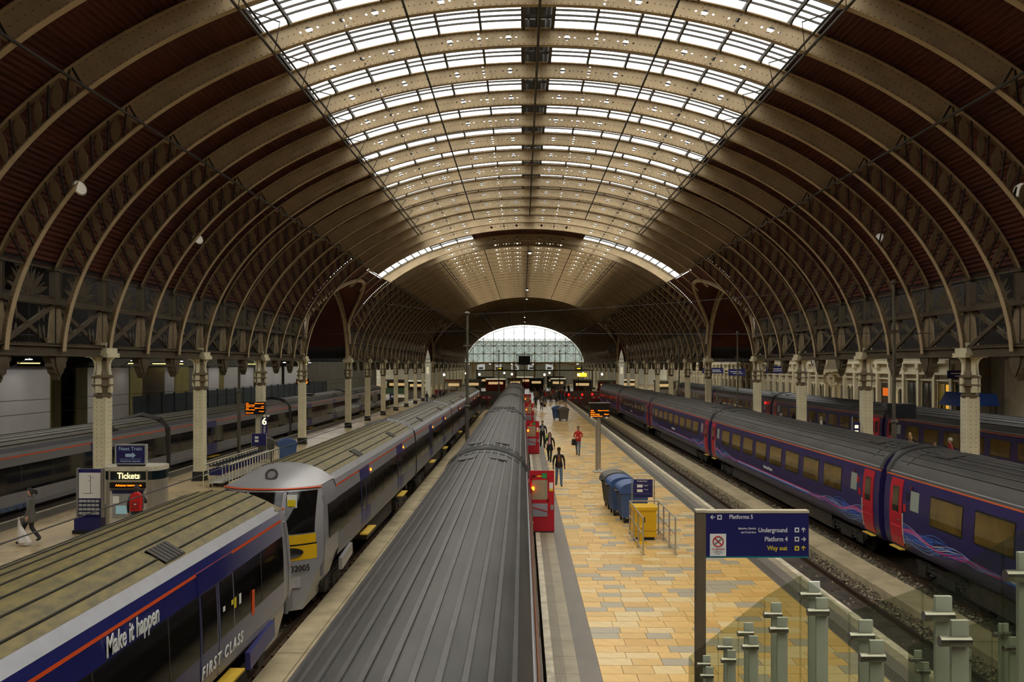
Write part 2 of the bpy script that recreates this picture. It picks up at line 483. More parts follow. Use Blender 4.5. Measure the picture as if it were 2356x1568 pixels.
for s in (-1, 1):
    n = 9
    for k in range(n+1):
        t = T1 + (TS-T1)*k/n; dt = (TS-T1)/n
        a = pin(t); b = pout(max(t - dt*1.5, T1-.03))
        lat.bar((CX+s*(a[0]-CX),0,a[1]), (CX+s*(b[0]-CX),0,b[1]), .05, .05, 1, (0,1,0))
        if k < n:
            # lens shaped plate
            t2 = t + dt*.55; a = Vector(pin(t2)); b = Vector(pout(max(t2 - dt*1.5, T1-.02))); d = b-a; nn = Vector((-d.y, d.x)).normalized()
            w = .10 + .04*(k % 2); pts = []
            for q in range(7): f = q/6; pts.append(a + d*(.06+.88*f) + nn*w*sin(pi*f))
            for q in range(5, 0, -1): f = q/6; pts.append(a + d*(.06+.88*f) - nn*w*sin(pi*f))
            pts = [(CX+s*(p.x-CX), p.y) for p in pts]
            lat.prism(pts, -.015, .015, 'y')
    # edge plates along both flanges and the lower leg web
    ts = arange(T1, TS, 20)
    lat.strip([(CX+s*(pin(t)[0]-CX), 0, pin(t)[1]) for t in ts], [(CX+s*(pin(t)[0]-CX + (pout(t)[0]-pin(t)[0])*.13), 0, pin(t)[1]+(pout(t)[1]-pin(t)[1])*.13) for t in ts])
    lat.strip([(CX+s*(pout(t)[0]-CX), 0, pout(t)[1]) for t in ts], [(CX+s*(pout(t)[0]-CX - (pout(t)[0]-pin(t)[0])*.13), 0, pout(t)[1]-(pout(t)[1]-pin(t)[1])*.13) for t in ts])
    ts = arange(TS, TE, 14)
    lat.strip([(CX+s*(pin(t)[0]-CX), -.012, pin(t)[1]) for t in ts], [(CX+s*(pin(t)[0]-CX+.16), -.012, pin(t)[1]+.02) for t in ts])
    lat.strip([(CX+s*(pin(t)[0]-CX), .012, pin(t)[1]) for t in ts], [(CX+s*(pin(t)[0]-CX+.16), .012, pin(t)[1]+.02) for t in ts])
lat_me = lat.mesh('lattice', [mat('lattice_shaded_paint', (136,118,88), .6, var=.2, scale=1.5), IRON])  # petal colour is rib paint darkened to stand for haunch shade
rv = MB()
def pyr(mb, p, r, d, mi=0):
    """small rivet head on the face whose outward direction is d"""
    d = Vector(d); a = d.orthogonal().normalized(); c = d.cross(a); p = Vector(p); b = len(mb.v)
    for sa, s2 in ((-1,0),(0,-1),(1,0),(0,1)): mb.v.append(tuple(p + a*r*sa + c*r*s2))
    mb.v.append(tuple(p + d*r*.8))
    for k in range(4): mb.f.append([b+k, b+(k+1)%4, b+4]); mb.m.append(mi)
u = -11.7
while u < 11.7:
    for v in (.08, .92): pyr(rv, wpt(u, v, -.013), .022, (0,-1,0))
    if not any(abs(u-h[0]) < .38 for h in HOLES): pyr(rv, wpt(u, .5, -.013), .022, (0,-1,0))
    elif min(abs(u-h[0]) for h in HOLES) < .3 and int(u*100) % 2: pyr(rv, wpt(u, .28, -.013), .02, (0,-1,0)); pyr(rv, wpt(u, .72, -.013), .02, (0,-1,0))
    u += .165
for t in arange(-TE, TE, 230):
    p = pin(t); pyr(rv, (p[0], -.101, p[1]+.0), .02, (0,-1,0))
rv_me = rv.mesh('rivets', RIVET)

# sheets, panes, bars of one bay (local y 0..BAY)
DS = 8.0
def outer_at(dx, e=0.0):
    t = asin(dx/(AO+e)); return (CX+dx, Z0+(BO+e)*cos(t))
pth = []; t = asin(DS/AO); s_ = 0.0
while True:
    p = pout(t)
    if p[0]-CX > 15.62: break
    ph = (s_ / 0.17) * 2*pi
    nx, nz = sin(t)/AO, cos(t)/BO; l = sqrt(nx*nx+nz*nz)
    o = .10 + .045*sin(ph)
    pth.append((p[0]+nx/l*o, p[1]+nz/l*o)); s_ += 0.0375
    t += 0.0375 / sqrt((AO*cos(t))**2 + (BO*sin(t))**2)
sheet_me = {}
cut = [i for i, p in enumerate(pth) if p[0]-CX > 11.6][0]
for s in (-1, 1):
    for part, (i0, i1) in enumerate(((0, cut+1), (cut, len(pth)))):
        P = [(CX+s*(p[0]-CX), p[1]) for p in pth[i0:i1]]
        sheet_me[(s, part)] = MB().strip([(p[0], 0, p[1]) for p in P], [(p[0], BAY, p[1]) for p in P]).mesh('roof_sheet', BOARD, fix=False, smooth=True)
SEGX = [.5, 1.85, 3.2, 4.55, 5.9, 7.2, DS]
def pane_mb(s, j, strip_i):
    x0, x1 = SEGX[j]+.03, SEGX[j+1]-.03; y0 = strip_i*BAY/8+.018; y1 = (strip_i+1)*BAY/8-.018
    mb = MB(); A = []; 
    for e in (.166,):
        for q in (x0, (x0+x1)/2, x1):
            p = outer_at(q, e); A.append((CX+s*q, p[1]))
    mb.grid([[(x, y0, z) for x, z in A[:3]], [(x, y1, z) for x, z in A[:3]]])
    return mb
pane_me = {(s,j,i): pane_mb(s,j,i).mesh('pane', SKYPANE, fix=False) for s in (-1,1) for j in range(6) for i in range(8)}
bar_me = {}
for s in (-1, 1):
    pts = [outer_at(s*q, .15) for q in arange(.5, DS, 14)]
    bar_me[s] = arc_bar(MB(), pts, .035, -.03, .03).mesh('glazing_bar', IRON)
strut = MB()
for s in (-1, 1):
    for q in SEGX[1:-1]:
        p = outer_at(s*q, .0)
        strut.bar((p[0], .1, p[1]-.02), (p[0], .45, p[1]+.10), .05, .05)
        strut.bar((p[0], BAY-.1, p[1]-.02), (p[0], BAY-.45, p[1]+.10), .05, .05)
strut_me = strut.mesh('purlin_struts', IRON)
rg = MB()                                                        # ridge vent of one bay
for s in (-1, 1):
    rg.box(CX+s*.47-.05, CX+s*.47+.05, 0, BAY, Z0+BO-.02, Z0+BO+.5)
    for q in (.5, 1.5, 2.5): rg.box(CX+s*.3-.03, CX+s*.3+.03, q-.04, q+.04, Z0+BO+.1, Z0+BO+.9)
rg.box(CX-.55, CX+.55, .15, 1.2, Z0+BO+.9, Z0+BO+1.0); rg.box(CX-.55, CX+.55, 1.45, BAY-.15, Z0+BO+.9, Z0+BO+1.0)
for q in (.3, 1.3, 2.3): rg.box(CX-.45, CX+.45, q, q+.09, Z0+BO+.08, Z0+BO+.16)
rg.box(CX-.09, CX+.09, 0, BAY, Z0+BO+.02, Z0+BO+.10)
ridge_me = rg.mesh('ridge_vent', IRON)

far_panes = MB(); dim_panes = MB(); far_bars = {}
n_pane = 0
for si, (ys, nb) in enumerate(SEC):
    for b in range(nb):
        y = ys + b*BAY
        for s in (-1, 1):
            for part in (0, 1): put('roof_sheet', sheet_me[(s,part)], ceiling, (0,y,0))
            for k in range(1, 8):
                if si == 0 and y > 20: put('glazing_bar', bar_me[s], ceiling, (0, y+k*BAY/8, 0))
            if not (si == 0 and y > 20):
                fb = far_bars.setdefault(si, MB())
                for k in (2, 4, 6): arc_bar(fb0 := MB(), [outer_at(s*q, .15) for q in arange(.5, DS, 6)], .05, -.05, .05); fb.add(fb0, (0, y+k*BAY/8, 0))
            for j in range(6):
                for i in range(8):
                    if si == 2: continue
                    if si == 0 and 23.5 < y < 32.5: put('pane', pane_me[(s,j,i)], ceiling, (0,y,0)); n_pane += 1
                    else: (far_panes if si == 0 else dim_panes).add(pane_mb(s,j,i), (0,y,0))
        if si == 2: MB().strip([(outer_at(q,.1)[0],0,outer_at(q,.1)[1]) for q in arange(-DS,DS,24)], [(outer_at(q,.1)[0],BAY,outer_at(q,.1)[1]) for q in arange(-DS,DS,24)]).build('roof_sheet', BOARD, ceiling, (0,y,0), fix=False)
        else: put('ridge_vent', ridge_me, ceiling, (0,y,0))
        if y > 8: put('purlin_struts', strut_me, ceiling, (0,y,0), kind='stuff')
    for k in range(nb+1):
        y = ys + k*BAY
        if y < 7: continue
        r = put('arch_rib', web_me, ceiling, (0,y,0))
        put('lower_flange', fin_me, r); put('upper_flange', fout_me, r); put('lattice', lat_me, r, kind='stuff')
        if y < 75: put('rivets', rv_me, r, kind='stuff')
    y0, y1 = ys, ys + nb*BAY
    for s in (-1, 1):                                            # purlins and rods along each section
        for q in SEGX:
            p = outer_at(s*q, .06)
            MB().box(p[0]-.035, p[0]+.035, y0, y1, p[1]-.02, p[1]+.10).build('purlin', IRON, ceiling)
        for q in (3.8, 7.65, 11.4):
            p = pin(s*asin(q/AI))
            MB().box(p[0]-.028, p[0]+.028, y0, y1, p[1]-.075, p[1]-.02).build('tie_rod', IRON, ceiling)
        p = pin(s*asin(7.4/AI)); MB().tube([(p[0], y0, p[1]-.1), (p[0], y1, p[1]-.1)], .035, 6).build('tie_rod', IRON, ceiling)
        zz = MB()
        for b in range(nb):
            if y0 + b*BAY > 8:
                zz.bar((pin(s*asin(7.65/AI))[0], y0+b*BAY, p[1]-.1), (p[0]-s*.35, y0+b*BAY+BAY/2, p[1]+.15), .03, .03)
                zz.bar((p[0]-s*.35, y0+b*BAY+BAY/2, p[1]+.15), (pin(s*asin(7.65/AI))[0], y0+(b+1)*BAY, p[1]-.1), .02, .02)
        zz.build('bracing', IRON, ceiling, kind='stuff')
    p = pin(0); MB().box(p[0]-.04, p[0]+.04, y0, y1, p[1]-.10, p[1]-.02).build('tie_rod', IRON, ceiling)
far_panes.build('panes', SKYPANE, ceiling, kind='stuff', fix=False); dim_panes.build('dimmed_panes', SKYPANE2, ceiling, kind='stuff', fix=False)
for si, fb in far_bars.items(): fb.build('glazing_bars', IRON, ceiling, kind='stuff')

# ---------------------------------------------------------------- the two crossings
TC = asin(12.9/AI)
fl = MB(); arc_bar(fl, [pin(t) for t in arange(-TC, TC, 60)], .20, -.03, .0); finc_me = fl.mesh('lower_flange', BEIGE)
fl = MB(); arc_bar(fl, [pout(t) for t in arange(-TC, TC, 60)], .20, -.01, .02); foutc_me = fl.mesh('upper_flange', BEIGE)
def crossing(y0, y1, glazed=True):
    yc, hs = (y0+y1)/2, (y1-y0)/2
    HC = 6.1
    def cz(y): q = max(0, 1-((y-yc)/(hs+.1))**2); return Z0 + 0.6 + HC*sqrt(q)
    def mz(x):
        q = 1-((x-CX)/(AO+.1))**2; return Z0 + (BO+.1)*sqrt(q) if q > 0 else Z0
    sheet = MB(); pan = MB(); bars = MB()
    NX, NY = 44, 40
    ysn = sorted(set([yc - hs*cos(pi*i/NY) for i in range(NY+1)] + [y0+BAY*k for k in range(1,5)]))
    for s in (-1, 1):
        xs = [CX + s*q for q in arange(DS, 15.65, NX)]
        for i in range(NX):
            for j in range(len(ysn)-1):
                q = [(xs[i],ysn[j]),(xs[i+1],ysn[j]),(xs[i+1],ysn[j+1]),(xs[i],ysn[j+1])]
                xm, ym = (xs[i]+xs[i+1])/2, (ysn[j]+ysn[j+1])/2; dx = abs(xm-CX)
                P = [(x, y, max(mz(x), cz(y))) for x, y in q]
                if mz(xm) > cz(ym) and y0+2*BAY < ym < y0+4*BAY and dx < 12.4 and glazed: pan.poly([(a,b,c+.03) for a,b,c in P])
                else: sheet.poly(P)
        for k in range(9):
            q = 8.4 + k*.55; p = outer_at(s*q, .08)
            bars.box(p[0]-.03, p[0]+.03, y0+2*BAY, y0+4*BAY, p[1]-.05, p[1]+.03)
        for b in range(5):
            for j in range(6):
                if b in (2, 3, 4) and j < 3: continue
                for i in range(8 if glazed else 0): pan.add(pane_mb(s, j, i), (0, y0+b*BAY, 0))
            for k in (1, 2, 3):
                fb0 = arc_bar(MB(), [outer_at(s*q, .15) for q in arange(.5, DS, 6)], .05, -.05, .05); bars.add(fb0, (0, y0+b*BAY+k*BAY/4, 0))
        for q in SEGX:
            p = outer_at(s*q, .06); bars.box(p[0]-.035, p[0]+.035, y0, y1, p[1]-.02, p[1]+.10)
    if glazed: sheet.strip([(outer_at(q,.12)[0],y0+2*BAY,outer_at(q,.12)[1]) for q in arange(-4.6,4.6,24)], [(outer_at(q,.12)[0],y0+5*BAY,outer_at(q,.12)[1]) for q in arange(-4.6,4.6,24)])
    if not glazed: sheet.strip([(outer_at(q,.1)[0],y0,outer_at(q,.1)[1]) for q in arange(-DS,DS,24)], [(outer_at(q,.1)[0],y1,outer_at(q,.1)[1]) for q in arange(-DS,DS,24)])
    sheet.build('crossing_sheet', BOARD, ceiling, smooth=False, fix=False)
    if glazed: pan.build('crossing_panes', SKYPANE, ceiling, kind='stuff', fix=False)
    bars.build('crossing_bars', IRON, ceiling, kind='stuff')
    for b in range(5):
        if b not in (2, 3, 4): put('ridge_vent', ridge_me, ceiling, (0, y0+b*BAY, 0))
        if b in (1, 2, 4):
            r = put('arch_rib', web_me, ceiling, (0, y0+b*BAY, 0)); put('lower_flange', finc_me, r); put('upper_flange', foutc_me, r)
    # groin ribs where the barrels meet
    for sx in (-1, 1):
        for sy in (-1, 1):
            pts = []
            for k in range(21):
                a = pi/2*k/20; y = yc + sy*hs*cos(a)*.985; z = cz(y); q = 1-((z-Z0)/(BO+.1))**2; dx = (AO+.1)*sqrt(max(q,0)); dx = min(dx, 15.5)
                pts.append((CX+sx*dx, y, z-.15))
            MB().tube(pts, .15, 6).build('groin_rib', BEIGE, ceiling)
    for s in (-1, 1):
        x = CX+s*15.65; mb = MB()
        def ci(t, e): return (yc + (hs+e)*sin(t), Z0+.6+(HC-.1+e)*cos(t))
        ts = arange(-pi/2, pi/2, 48)
        for e0, e1 in ((-.55,-.50),(-.03,.03)):
            A = [ci(t,e0) for t in ts]; B = [ci(t,e1) for t in ts]
            for dxx in (-.11, .11): mb.strip([(x+dxx,p[0],p[1]) for p in A], [(x+dxx,p[0],p[1]) for p in B])
            mb.strip([(x-.11,p[0],p[1]) for p in A], [(x+.11,p[0],p[1]) for p in A]); mb.strip([(x-.11,p[0],p[1]) for p in B], [(x+.11,p[0],p[1]) for p in B])
        ar = mb.build('crossing_arch', BEIGE, ceiling)
        lt = MB()
        for k in range(30):
            a = ci(-pi/2+pi*k/30, -.5); b = ci(-pi/2+pi*(k+1)/30, -.03); c = ci(-pi/2+pi*k/30, -.03); d = ci(-pi/2+pi*(k+1)/30, -.5)
            lt.bar((x,a[0],a[1]), (x,b[0],b[1]), .05, .03); lt.bar((x,c[0],c[1]), (x,d[0],d[1]), .05, .03)
        lt.build('lattice', BEIGE_SHADED, ar, kind='stuff')
        rows = []
        for k in range(len(ysn)): rows.append([(CX+s*15.65 + s*22*i/10, ysn[k], cz(ysn[k])) for i in range(11)])
        MB().grid(rows, 0).build('crossing_barrel', BOARD, ceiling, fix=False)
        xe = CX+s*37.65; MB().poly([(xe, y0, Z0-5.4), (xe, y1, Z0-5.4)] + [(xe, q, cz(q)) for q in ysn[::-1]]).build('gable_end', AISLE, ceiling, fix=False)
for yy in (57.65, 73.0, 127.75, 143.05):
    for s in (-1, 1):
        xm = CX + s*26.65
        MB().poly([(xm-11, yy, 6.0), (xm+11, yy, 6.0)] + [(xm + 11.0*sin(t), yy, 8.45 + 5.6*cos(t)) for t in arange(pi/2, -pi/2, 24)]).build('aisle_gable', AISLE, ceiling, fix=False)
crossing(57.70, 72.94)
crossing(127.80, 142.99, False)
# unseen wall added behind the footbridge to shut out daylight
gb = MB(); ga = [pout(t, .1) for t in arange(-pi/2+.1, pi/2-.1, 40)]
gb.prism([(CX-15.8, 6.2), (CX+15.8, 6.2)] + ga[::-1], -15.6, -15.4, 'y'); gb.box(-40, 40, -15.8, -15.6, -1.5, 15)
gbl = gb.build('unseen_wall_near', BOARD); tag(gbl, 'unseen boarded wall added behind the footbridge to shut out daylight', None, None, 'structure')
# ---------------------------------------------------------------- spandrel walls above the column rows
def lens2(a, b, w, n=6, f0=0.06, f1=0.94):
    a = Vector(a); b = Vector(b); d = b-a; nn = Vector((-d.y, d.x)).normalized(); pts = []
    for q in range(n+1): f = q/n; pts.append(tuple(a + d*(f0+(f1-f0)*f) + nn*w*sin(pi*f)))
    for q in range(n-1, 0, -1): f = q/n; pts.append(tuple(a + d*(f0+(f1-f0)*f) - nn*w*sin(pi*f)))
    return pts
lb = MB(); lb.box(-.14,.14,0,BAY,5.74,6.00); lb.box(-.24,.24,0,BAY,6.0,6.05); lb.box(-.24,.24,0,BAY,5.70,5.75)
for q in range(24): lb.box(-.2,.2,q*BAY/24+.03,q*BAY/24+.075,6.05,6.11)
lowbeam_me = lb.mesh('lower_beam', BEIGE_SHADED)
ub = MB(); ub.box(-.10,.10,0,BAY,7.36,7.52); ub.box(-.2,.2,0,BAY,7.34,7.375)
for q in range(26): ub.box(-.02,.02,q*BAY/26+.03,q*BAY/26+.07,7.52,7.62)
upbeam_me = ub.mesh('upper_beam', BEIGE_SHADED)
br1 = MB().bar((.05,.2,6.08),(.05,BAY-.2,7.34),.10,.14).mesh('brace', BEIGE_SHADED)
br2 = MB().bar((-.08,BAY-.2,6.08),(-.08,.2,7.34),.10,.14).mesh('brace', BEIGE_SHADED)
pp = MB().prism([(.09,6.05),(.52,6.05),(.42,6.35),(.34,6.9),(.22,7.34),(.09,7.34)], -.03, .03, 'x')
plate_me = {1: pp.mesh('post_plate', mat('plate_shaded_paint', (140,122,92), .6, var=.2))}  # rib paint darkened here too, shade put into the plates
pp = MB().prism([(-p[0],p[1]) for p in [(.09,6.05),(.52,6.05),(.42,6.35),(.34,6.9),(.22,7.34),(.09,7.34)]], -.03, .03, 'x')
plate_me[-1] = pp.mesh('post_plate', MATS['plate_shaded_paint'])
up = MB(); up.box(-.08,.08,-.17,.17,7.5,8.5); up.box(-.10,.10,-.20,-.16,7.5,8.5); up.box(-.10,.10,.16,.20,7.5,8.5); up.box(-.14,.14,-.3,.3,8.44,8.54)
upost_me = up.mesh('post', BEIGE_SHADED)
fan = MB()
for k in range(7):
    a = radians(18 + 24*k); l = min(1.25/max(abs(cos(a)),1e-3), .92/max(sin(a),1e-3), 1.2)
    if k == 3: l = .9
    fan.prism(lens2((BAY/2+cos(a)*.12, 7.56+sin(a)*.1), (BAY/2+cos(a)*l, 7.56+sin(a)*l), .085), -.015, .015, 'x')
    a2 = a + radians(12)
    if k < 6: fan.bar((0,BAY/2,7.56),(0,BAY/2+cos(a2)*1.05,7.56+sin(a2)*.95), .02,.025)
for q in range(2):                                              # small hanging lenses beside the plates
    for y0 in (.68, .92):
        yy = y0 if q == 0 else BAY-y0
        fan.prism(lens2((yy, 6.75), (yy, 7.3), .05), -.012, .012, 'x'); fan.prism(lens2((yy-.03 if q==0 else yy+.03, 6.2), (yy, 6.72), .06), -.012, .012, 'x')
fan.box(-.02,.02,.2,BAY-.2,8.47,8.54)
fan_me = fan.mesh('petal_screen', BEIGE_SHADED)
pn = MB()
pn.prism([(-.52,5.70),(.52,5.70),(.50,5.55),(.40,5.50),(.42,5.36),(.28,5.28),(.26,5.16),(.12,5.10),(.06,4.96),(0,4.90),(-.06,4.96),(-.12,5.10),(-.26,5.16),(-.28,5.28),(-.42,5.36),(-.40,5.50),(-.50,5.55)], -.12, .12, 'x')
pn.prism([(-.3,5.70),(.3,5.70),(.24,5.4),(0,5.02),(-.24,5.4)], -.17, .17, 'x')
pend_me = pn.mesh('pendant_bracket', BEIGE_SHADED)

walls = {}
for s, x, nm, lbl in ((-1, XL, 'wall_left_arcade', 'ornate iron spandrel wall above the trolley-side columns'), (1, XR, 'wall_right_arcade', 'ornate iron spandrel wall above the columns near the white facade')):
    w = bpy.data.objects.new(nm, None); COL.objects.link(w); w.location = (x,0,0); tag(w, lbl, None, None, 'structure'); walls[s] = w
    for si, (ys, nb) in enumerate(SEC):
        for b in range(nb+1):
            y = ys + b*BAY
            if y < 14: continue
            for e in (-1, 1): put('post_plate', plate_me[e], w, (0,y,0))
            put('post', upost_me, w, (0,y,0))
            col_here = (b % 3 == 0)
            if not col_here: put('pendant_bracket', pend_me, w, (0,y,0))
            if b < nb:
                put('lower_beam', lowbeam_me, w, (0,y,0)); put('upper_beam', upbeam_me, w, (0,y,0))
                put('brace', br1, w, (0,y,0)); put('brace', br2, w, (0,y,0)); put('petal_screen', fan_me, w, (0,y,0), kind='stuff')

# ---------------------------------------------------------------- columns
cs = MB()
cs.box(-.225,.225,-.225,.225,.42,4.26)
for e in (-1,1):
    cs.box(e*.225-.02*(e>0)-.0, e*.225+.02*(e<0)+.0, -.24,.24,.42,4.26)
shaft_me = cs.mesh('shaft', CREAM)
cr = MB(); z = .55
while z < 4.2:
    for e in (-.09, .09):
        pyr(cr, (e,-.241,z), .020, (0,-1,0)); pyr(cr, (.246,e,z), .020, (1,0,0)); pyr(cr, (-.246,e,z), .020, (-1,0,0))
    for e in (-.2,.2): pyr(cr, (e,-.226,z+.07), .014, (0,-1,0))
    z += .16
crv_me = cr.mesh('rivets', mat('column_rivet', (128,116,86), .6, var=0))
cb = MB(); cb.box(-.26,.26,-.26,.26,0,.44); cb.box(-.29,.29,-.29,.29,0,.06)
cbase_me = cb.mesh('base', mat('black_base', (30,26,22), .6, var=.3, scale=8))
nk = MB(); nk.lathe([(.26,4.22),(.30,4.30),(.30,4.36),(.25,4.40),(.27,4.62),(.36,4.66),(.36,4.72),(.29,4.76),(.28,4.92),(.37,4.95),(.37,5.02),(.27,5.06),(.21,5.25),(.2,5.6)], 8)
NECK = mat('neck_paint', (112,98,72), .6, var=.25, scale=3)
neck_me = nk.mesh('neck', NECK)
ft = MB()
for a in range(4):
    M_ = Matrix.Rotation(a*pi/2 , 3, 'Z'); q = MB()
    q.prism([(.17,5.02),(.30,5.06),(.27,5.25),(.27,5.45),(.33,5.60),(.46,5.70),(.17,5.70)], -.07, .07, 'y'); ft.add(q, mx=M_)
    q = MB(); q.box(.19,.33,-.10,.10,4.42,4.94); ft.add(q, mx=M_)
fins_me = ft.mesh('capital_fins', CREAM)
cp = MB(); cp.box(-.40,.40,-.46,.46,5.68,5.84); cp.box(-.34,.34,-.40,.40,5.84,6.02); cp.box(-.2,.2,-.2,.2,6.02,6.22)
cap_me = cp.mesh('capital', CREAM)
col_proto = thing('iron_column', 'x', 'column')
for nm, me in (('base', cbase_me), ('shaft', shaft_me), ('rivets', crv_me), ('neck', neck_me), ('capital_fins', fins_me), ('capital', cap_me)):
    o = put(nm, me, col_proto)
    if nm == 'rivets': o['kind'] = 'stuff'
first = True; COLY = []
for si, (ys, nb) in enumerate(SEC):
    for b in range(0, nb+1, 3):
        y = ys + b*BAY
        if y > 20: COLY.append(y)
for s, x, side in ((-1, XL, 'on the ticket machine platform'), (1, XR, 'on the platform behind the red-doored train')):
    for i, y in enumerate(COLY):
        lab = f'cream riveted iron column {side}, {ORD[i] if i < 20 else str(i+1)+"th"} from the footbridge'
        if first: col_proto.location = (x,y,0); col_proto['label'] = lab; col_proto['group'] = 'riveted roof columns'; first = False
        else: dup(col_proto, (x,y,0), 0, lab, 'riveted roof columns')

# ---------------------------------------------------------------- side aisles
DARKW = mat('aisle_wall', (70,66,52), .85, var=.25, scale=.6)
for s in (-1, 1):
    x0 = CX + s*15.65; x1 = x0 + s*22.0; xm = (x0+x1)/2
    spr = 8.4 if s > 0 else 8.45
    segs = [(-15.45, 57.7), (72.94, 127.8), (142.99, Y_END)]
    n = 40
    for (ya, yb) in segs:
        A = []
        for k in range(n+1):
            t = -pi/2 + pi*k/n; A.append((xm + 11.0*sin(t), spr + 5.6*cos(t)))
        mb = MB()
        for k in range(n):
            if (15 if s < 0 else 17) <= k < (23 if s < 0 else 26): continue
            mb.poly([(A[k][0],ya,A[k][1]),(A[k+1][0],ya,A[k+1][1]),(A[k+1][0],yb,A[k+1][1]),(A[k][0],yb,A[k][1])])
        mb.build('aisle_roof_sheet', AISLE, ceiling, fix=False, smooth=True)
        if True:
            pm = MB()
            for k in range(15 if s < 0 else 17, 23 if s < 0 else 26): pm.poly([(A[k][0],ya,A[k][1]),(A[k+1][0],ya,A[k+1][1]),(A[k+1][0],yb,A[k+1][1]),(A[k][0],yb,A[k][1])])
            pm.build('aisle_panes', SKYPANE, ceiling, kind='stuff', fix=False)
        bm_ = MB(); y = ya
        while y <= yb+.1:
            mbb = MB(); arc_bar(mbb, A, .2, -.35, 0.0); bm_.add(mbb, (0,y,0)); y += BAY*1.5 if ya < 0 else BAY*3
        bm_.build('aisle_ribs', BEIGE_SHADED, ceiling, kind='stuff')
# ---------------------------------------------------------------- end screen at the far end
SCR = mat('screen_iron', (196,178,134), .5, var=.1)
PALEG = glass('screen_glass', (236,244,244), 0.86, 0.2, (215,225,225))
ws = bpy.data.objects.new('window_1', None); COL.objects.link(ws); ws.location = (CX, Y_END, 0)
tag(ws, 'great arched fan window with curving tracery closing the far end', None, None, 'structure')
ZB = 6.25
def sc_arc(e): return [((AI+e)*sin(t), Z0+(BI+e)*cos(t)) for t in arange(-pi/2+.08, pi/2-.08, 60)]
A = sc_arc(0); B = sc_arc(-.55); C2 = sc_arc(.9)
ring = MB(); ring.strip([(p[0],-.15,p[1]) for p in A], [(p[0],-.15,p[1]) for p in C2]); ring.strip([(p[0],-.15,p[1]) for p in A], [(p[0],.15,p[1]) for p in A])
ring.build('arch_ring', SCR, ws)
rg2 = MB(); D1 = sc_arc(-.42)
rg2.strip([(p[0],-.1,p[1]) for p in D1], [(p[0],-.1,p[1]) for p in B]); rg2.strip([(p[0],-.1,p[1]) for p in B], [(p[0],.1,p[1]) for p in B])
for i in range(0, 61): rg2.bar((A[i][0],0,A[i][1]), (B[i][0],0,B[i][1]), .16, .1)
rg2.build('inner_ring', SCR, ws)
def half(z): q = 1-((z-Z0)/(BI-.4))**2; return (AI-.4)*sqrt(q) if q > 0 else 0
tr = MB()
for i, x in enumerate(arange(-13.2, 13.2, 10)):
    zt = Z0+(BI-.4)*sqrt(max(0,1-(x/(AI-.4))**2)); tr.box(x-.075, x+.075, -.12, .12, ZB, zt)
for z in (8.35, 10.4, 12.1): h = half(z); tr.box(-h, h, -.1, .1, z-.075, z+.075)
tr.box(-15.2, 15.2, -.3, .3, ZB-.5, ZB)
tr.build('mullions', SCR, ws, kind='stuff')
cu = MB()
def curve2(pts, r=.06): cu.tube([(p[0], -.05, p[1]) for p in pts], r*.85, 5)
for i, xc in enumerate(arange(-13.2, 13.2, 10)):
    if i % 2 == 0:
        for s in (-1,1):
            curve2([(xc + s*1.9*sin(pi*k/16)**.9*(1-.25*k/16) , ZB+.1+2.0*(k/16)) for k in range(17)])
            curve2([(xc + s*(0.1+2.4*(k/12)**1.4), ZB+.1 + 2.0*sin(k/12*pi/2)) for k in range(13)], .05)
    if abs(xc) < 12:
        for s in (-1,1):
            curve2([(xc + s*1.25*sin(pi*k/14), 8.4+2.0*k/14) for k in range(15)], .06)
            curve2([(xc, 10.4), (xc+s*1.2, 11.2), (xc+s*1.32, 12.05)], .05)
            curve2([(xc, 8.4), (xc+s*1.32, 10.35)], .05); curve2([(xc, 12.1), (xc+s*1.32, 13.6 if abs(xc)<8 else 12.6)], .05)
            curve2([(xc+s*1.32, 12.1), (xc, 13.6 if abs(xc)<8 else 12.6)], .05)
            curve2([(xc+s*1.0*sin(k/8*pi), 10.4+1.5*(k/8)) for k in range(9)], .045)
cu.build('tracery', SCR, ws, kind='stuff')
gp = MB(); tsn = arange(-pi/2+.08, pi/2-.08, 60)
for k in range(60):
    a = ((AI-.4)*sin(tsn[k]), Z0+(BI-.4)*cos(tsn[k])); b = ((AI-.4)*sin(tsn[k+1]), Z0+(BI-.4)*cos(tsn[k+1]))
    gp.poly([(a[0],.1,ZB),(b[0],.1,ZB),(b[0],.1,max(b[1],ZB+.01)),(a[0],.1,max(a[1],ZB+.01))])
gp.build('glazing', PALEG, ws, fix=False)
# arcade under the screen
ar = MB()
for i, x in enumerate(arange(-13.2, 13.2, 5)):
    ar.box(x-.25, x+.25, -.3, .3, 0, ZB-.3)
    for s in (-1, 1):
        ar.tube([(x+s*(.25+1.6*(k/8)**2), 0, 4.6+1.2*sqrt(k/8)) for k in range(9)], .09, 5)
ar.build('screen_posts', SCR, ws, kind='stuff')
# pale hotel wall standing in the open air behind the screen
HOTEL = mat('hotel_render', (132,142,140), .8, var=.08, scale=.2)
wb_ = MB().box(-50, 50, 262, 263, 0, 13.0).build('wall_back', HOTEL); tag(wb_, 'pale rendered wall of the building behind the fan window', None, None, 'structure')
MB().box(-50, 50, 261.6, 262, 12.8, 13.2).build('cornice', mat('cornice_pale', (130,134,130), .7), wb_)
for i in range(40): MB().box(-40+2*i-.12, -40+2*i+.12, 261.85, 262, 6, 12.8).build('wall_rib', mat('wall_rib_grey', (108,118,118), .8), wb_)  # ribs in a darker grey than the wall
lr = MB().box(-44, 44, Y_END+.4, 246, 5.95, 6.15).build('added_concourse_roof', mat('concourse_soffit', (110,104,90), .8), wb_)  # opaque slab added to keep sky light off the concourse
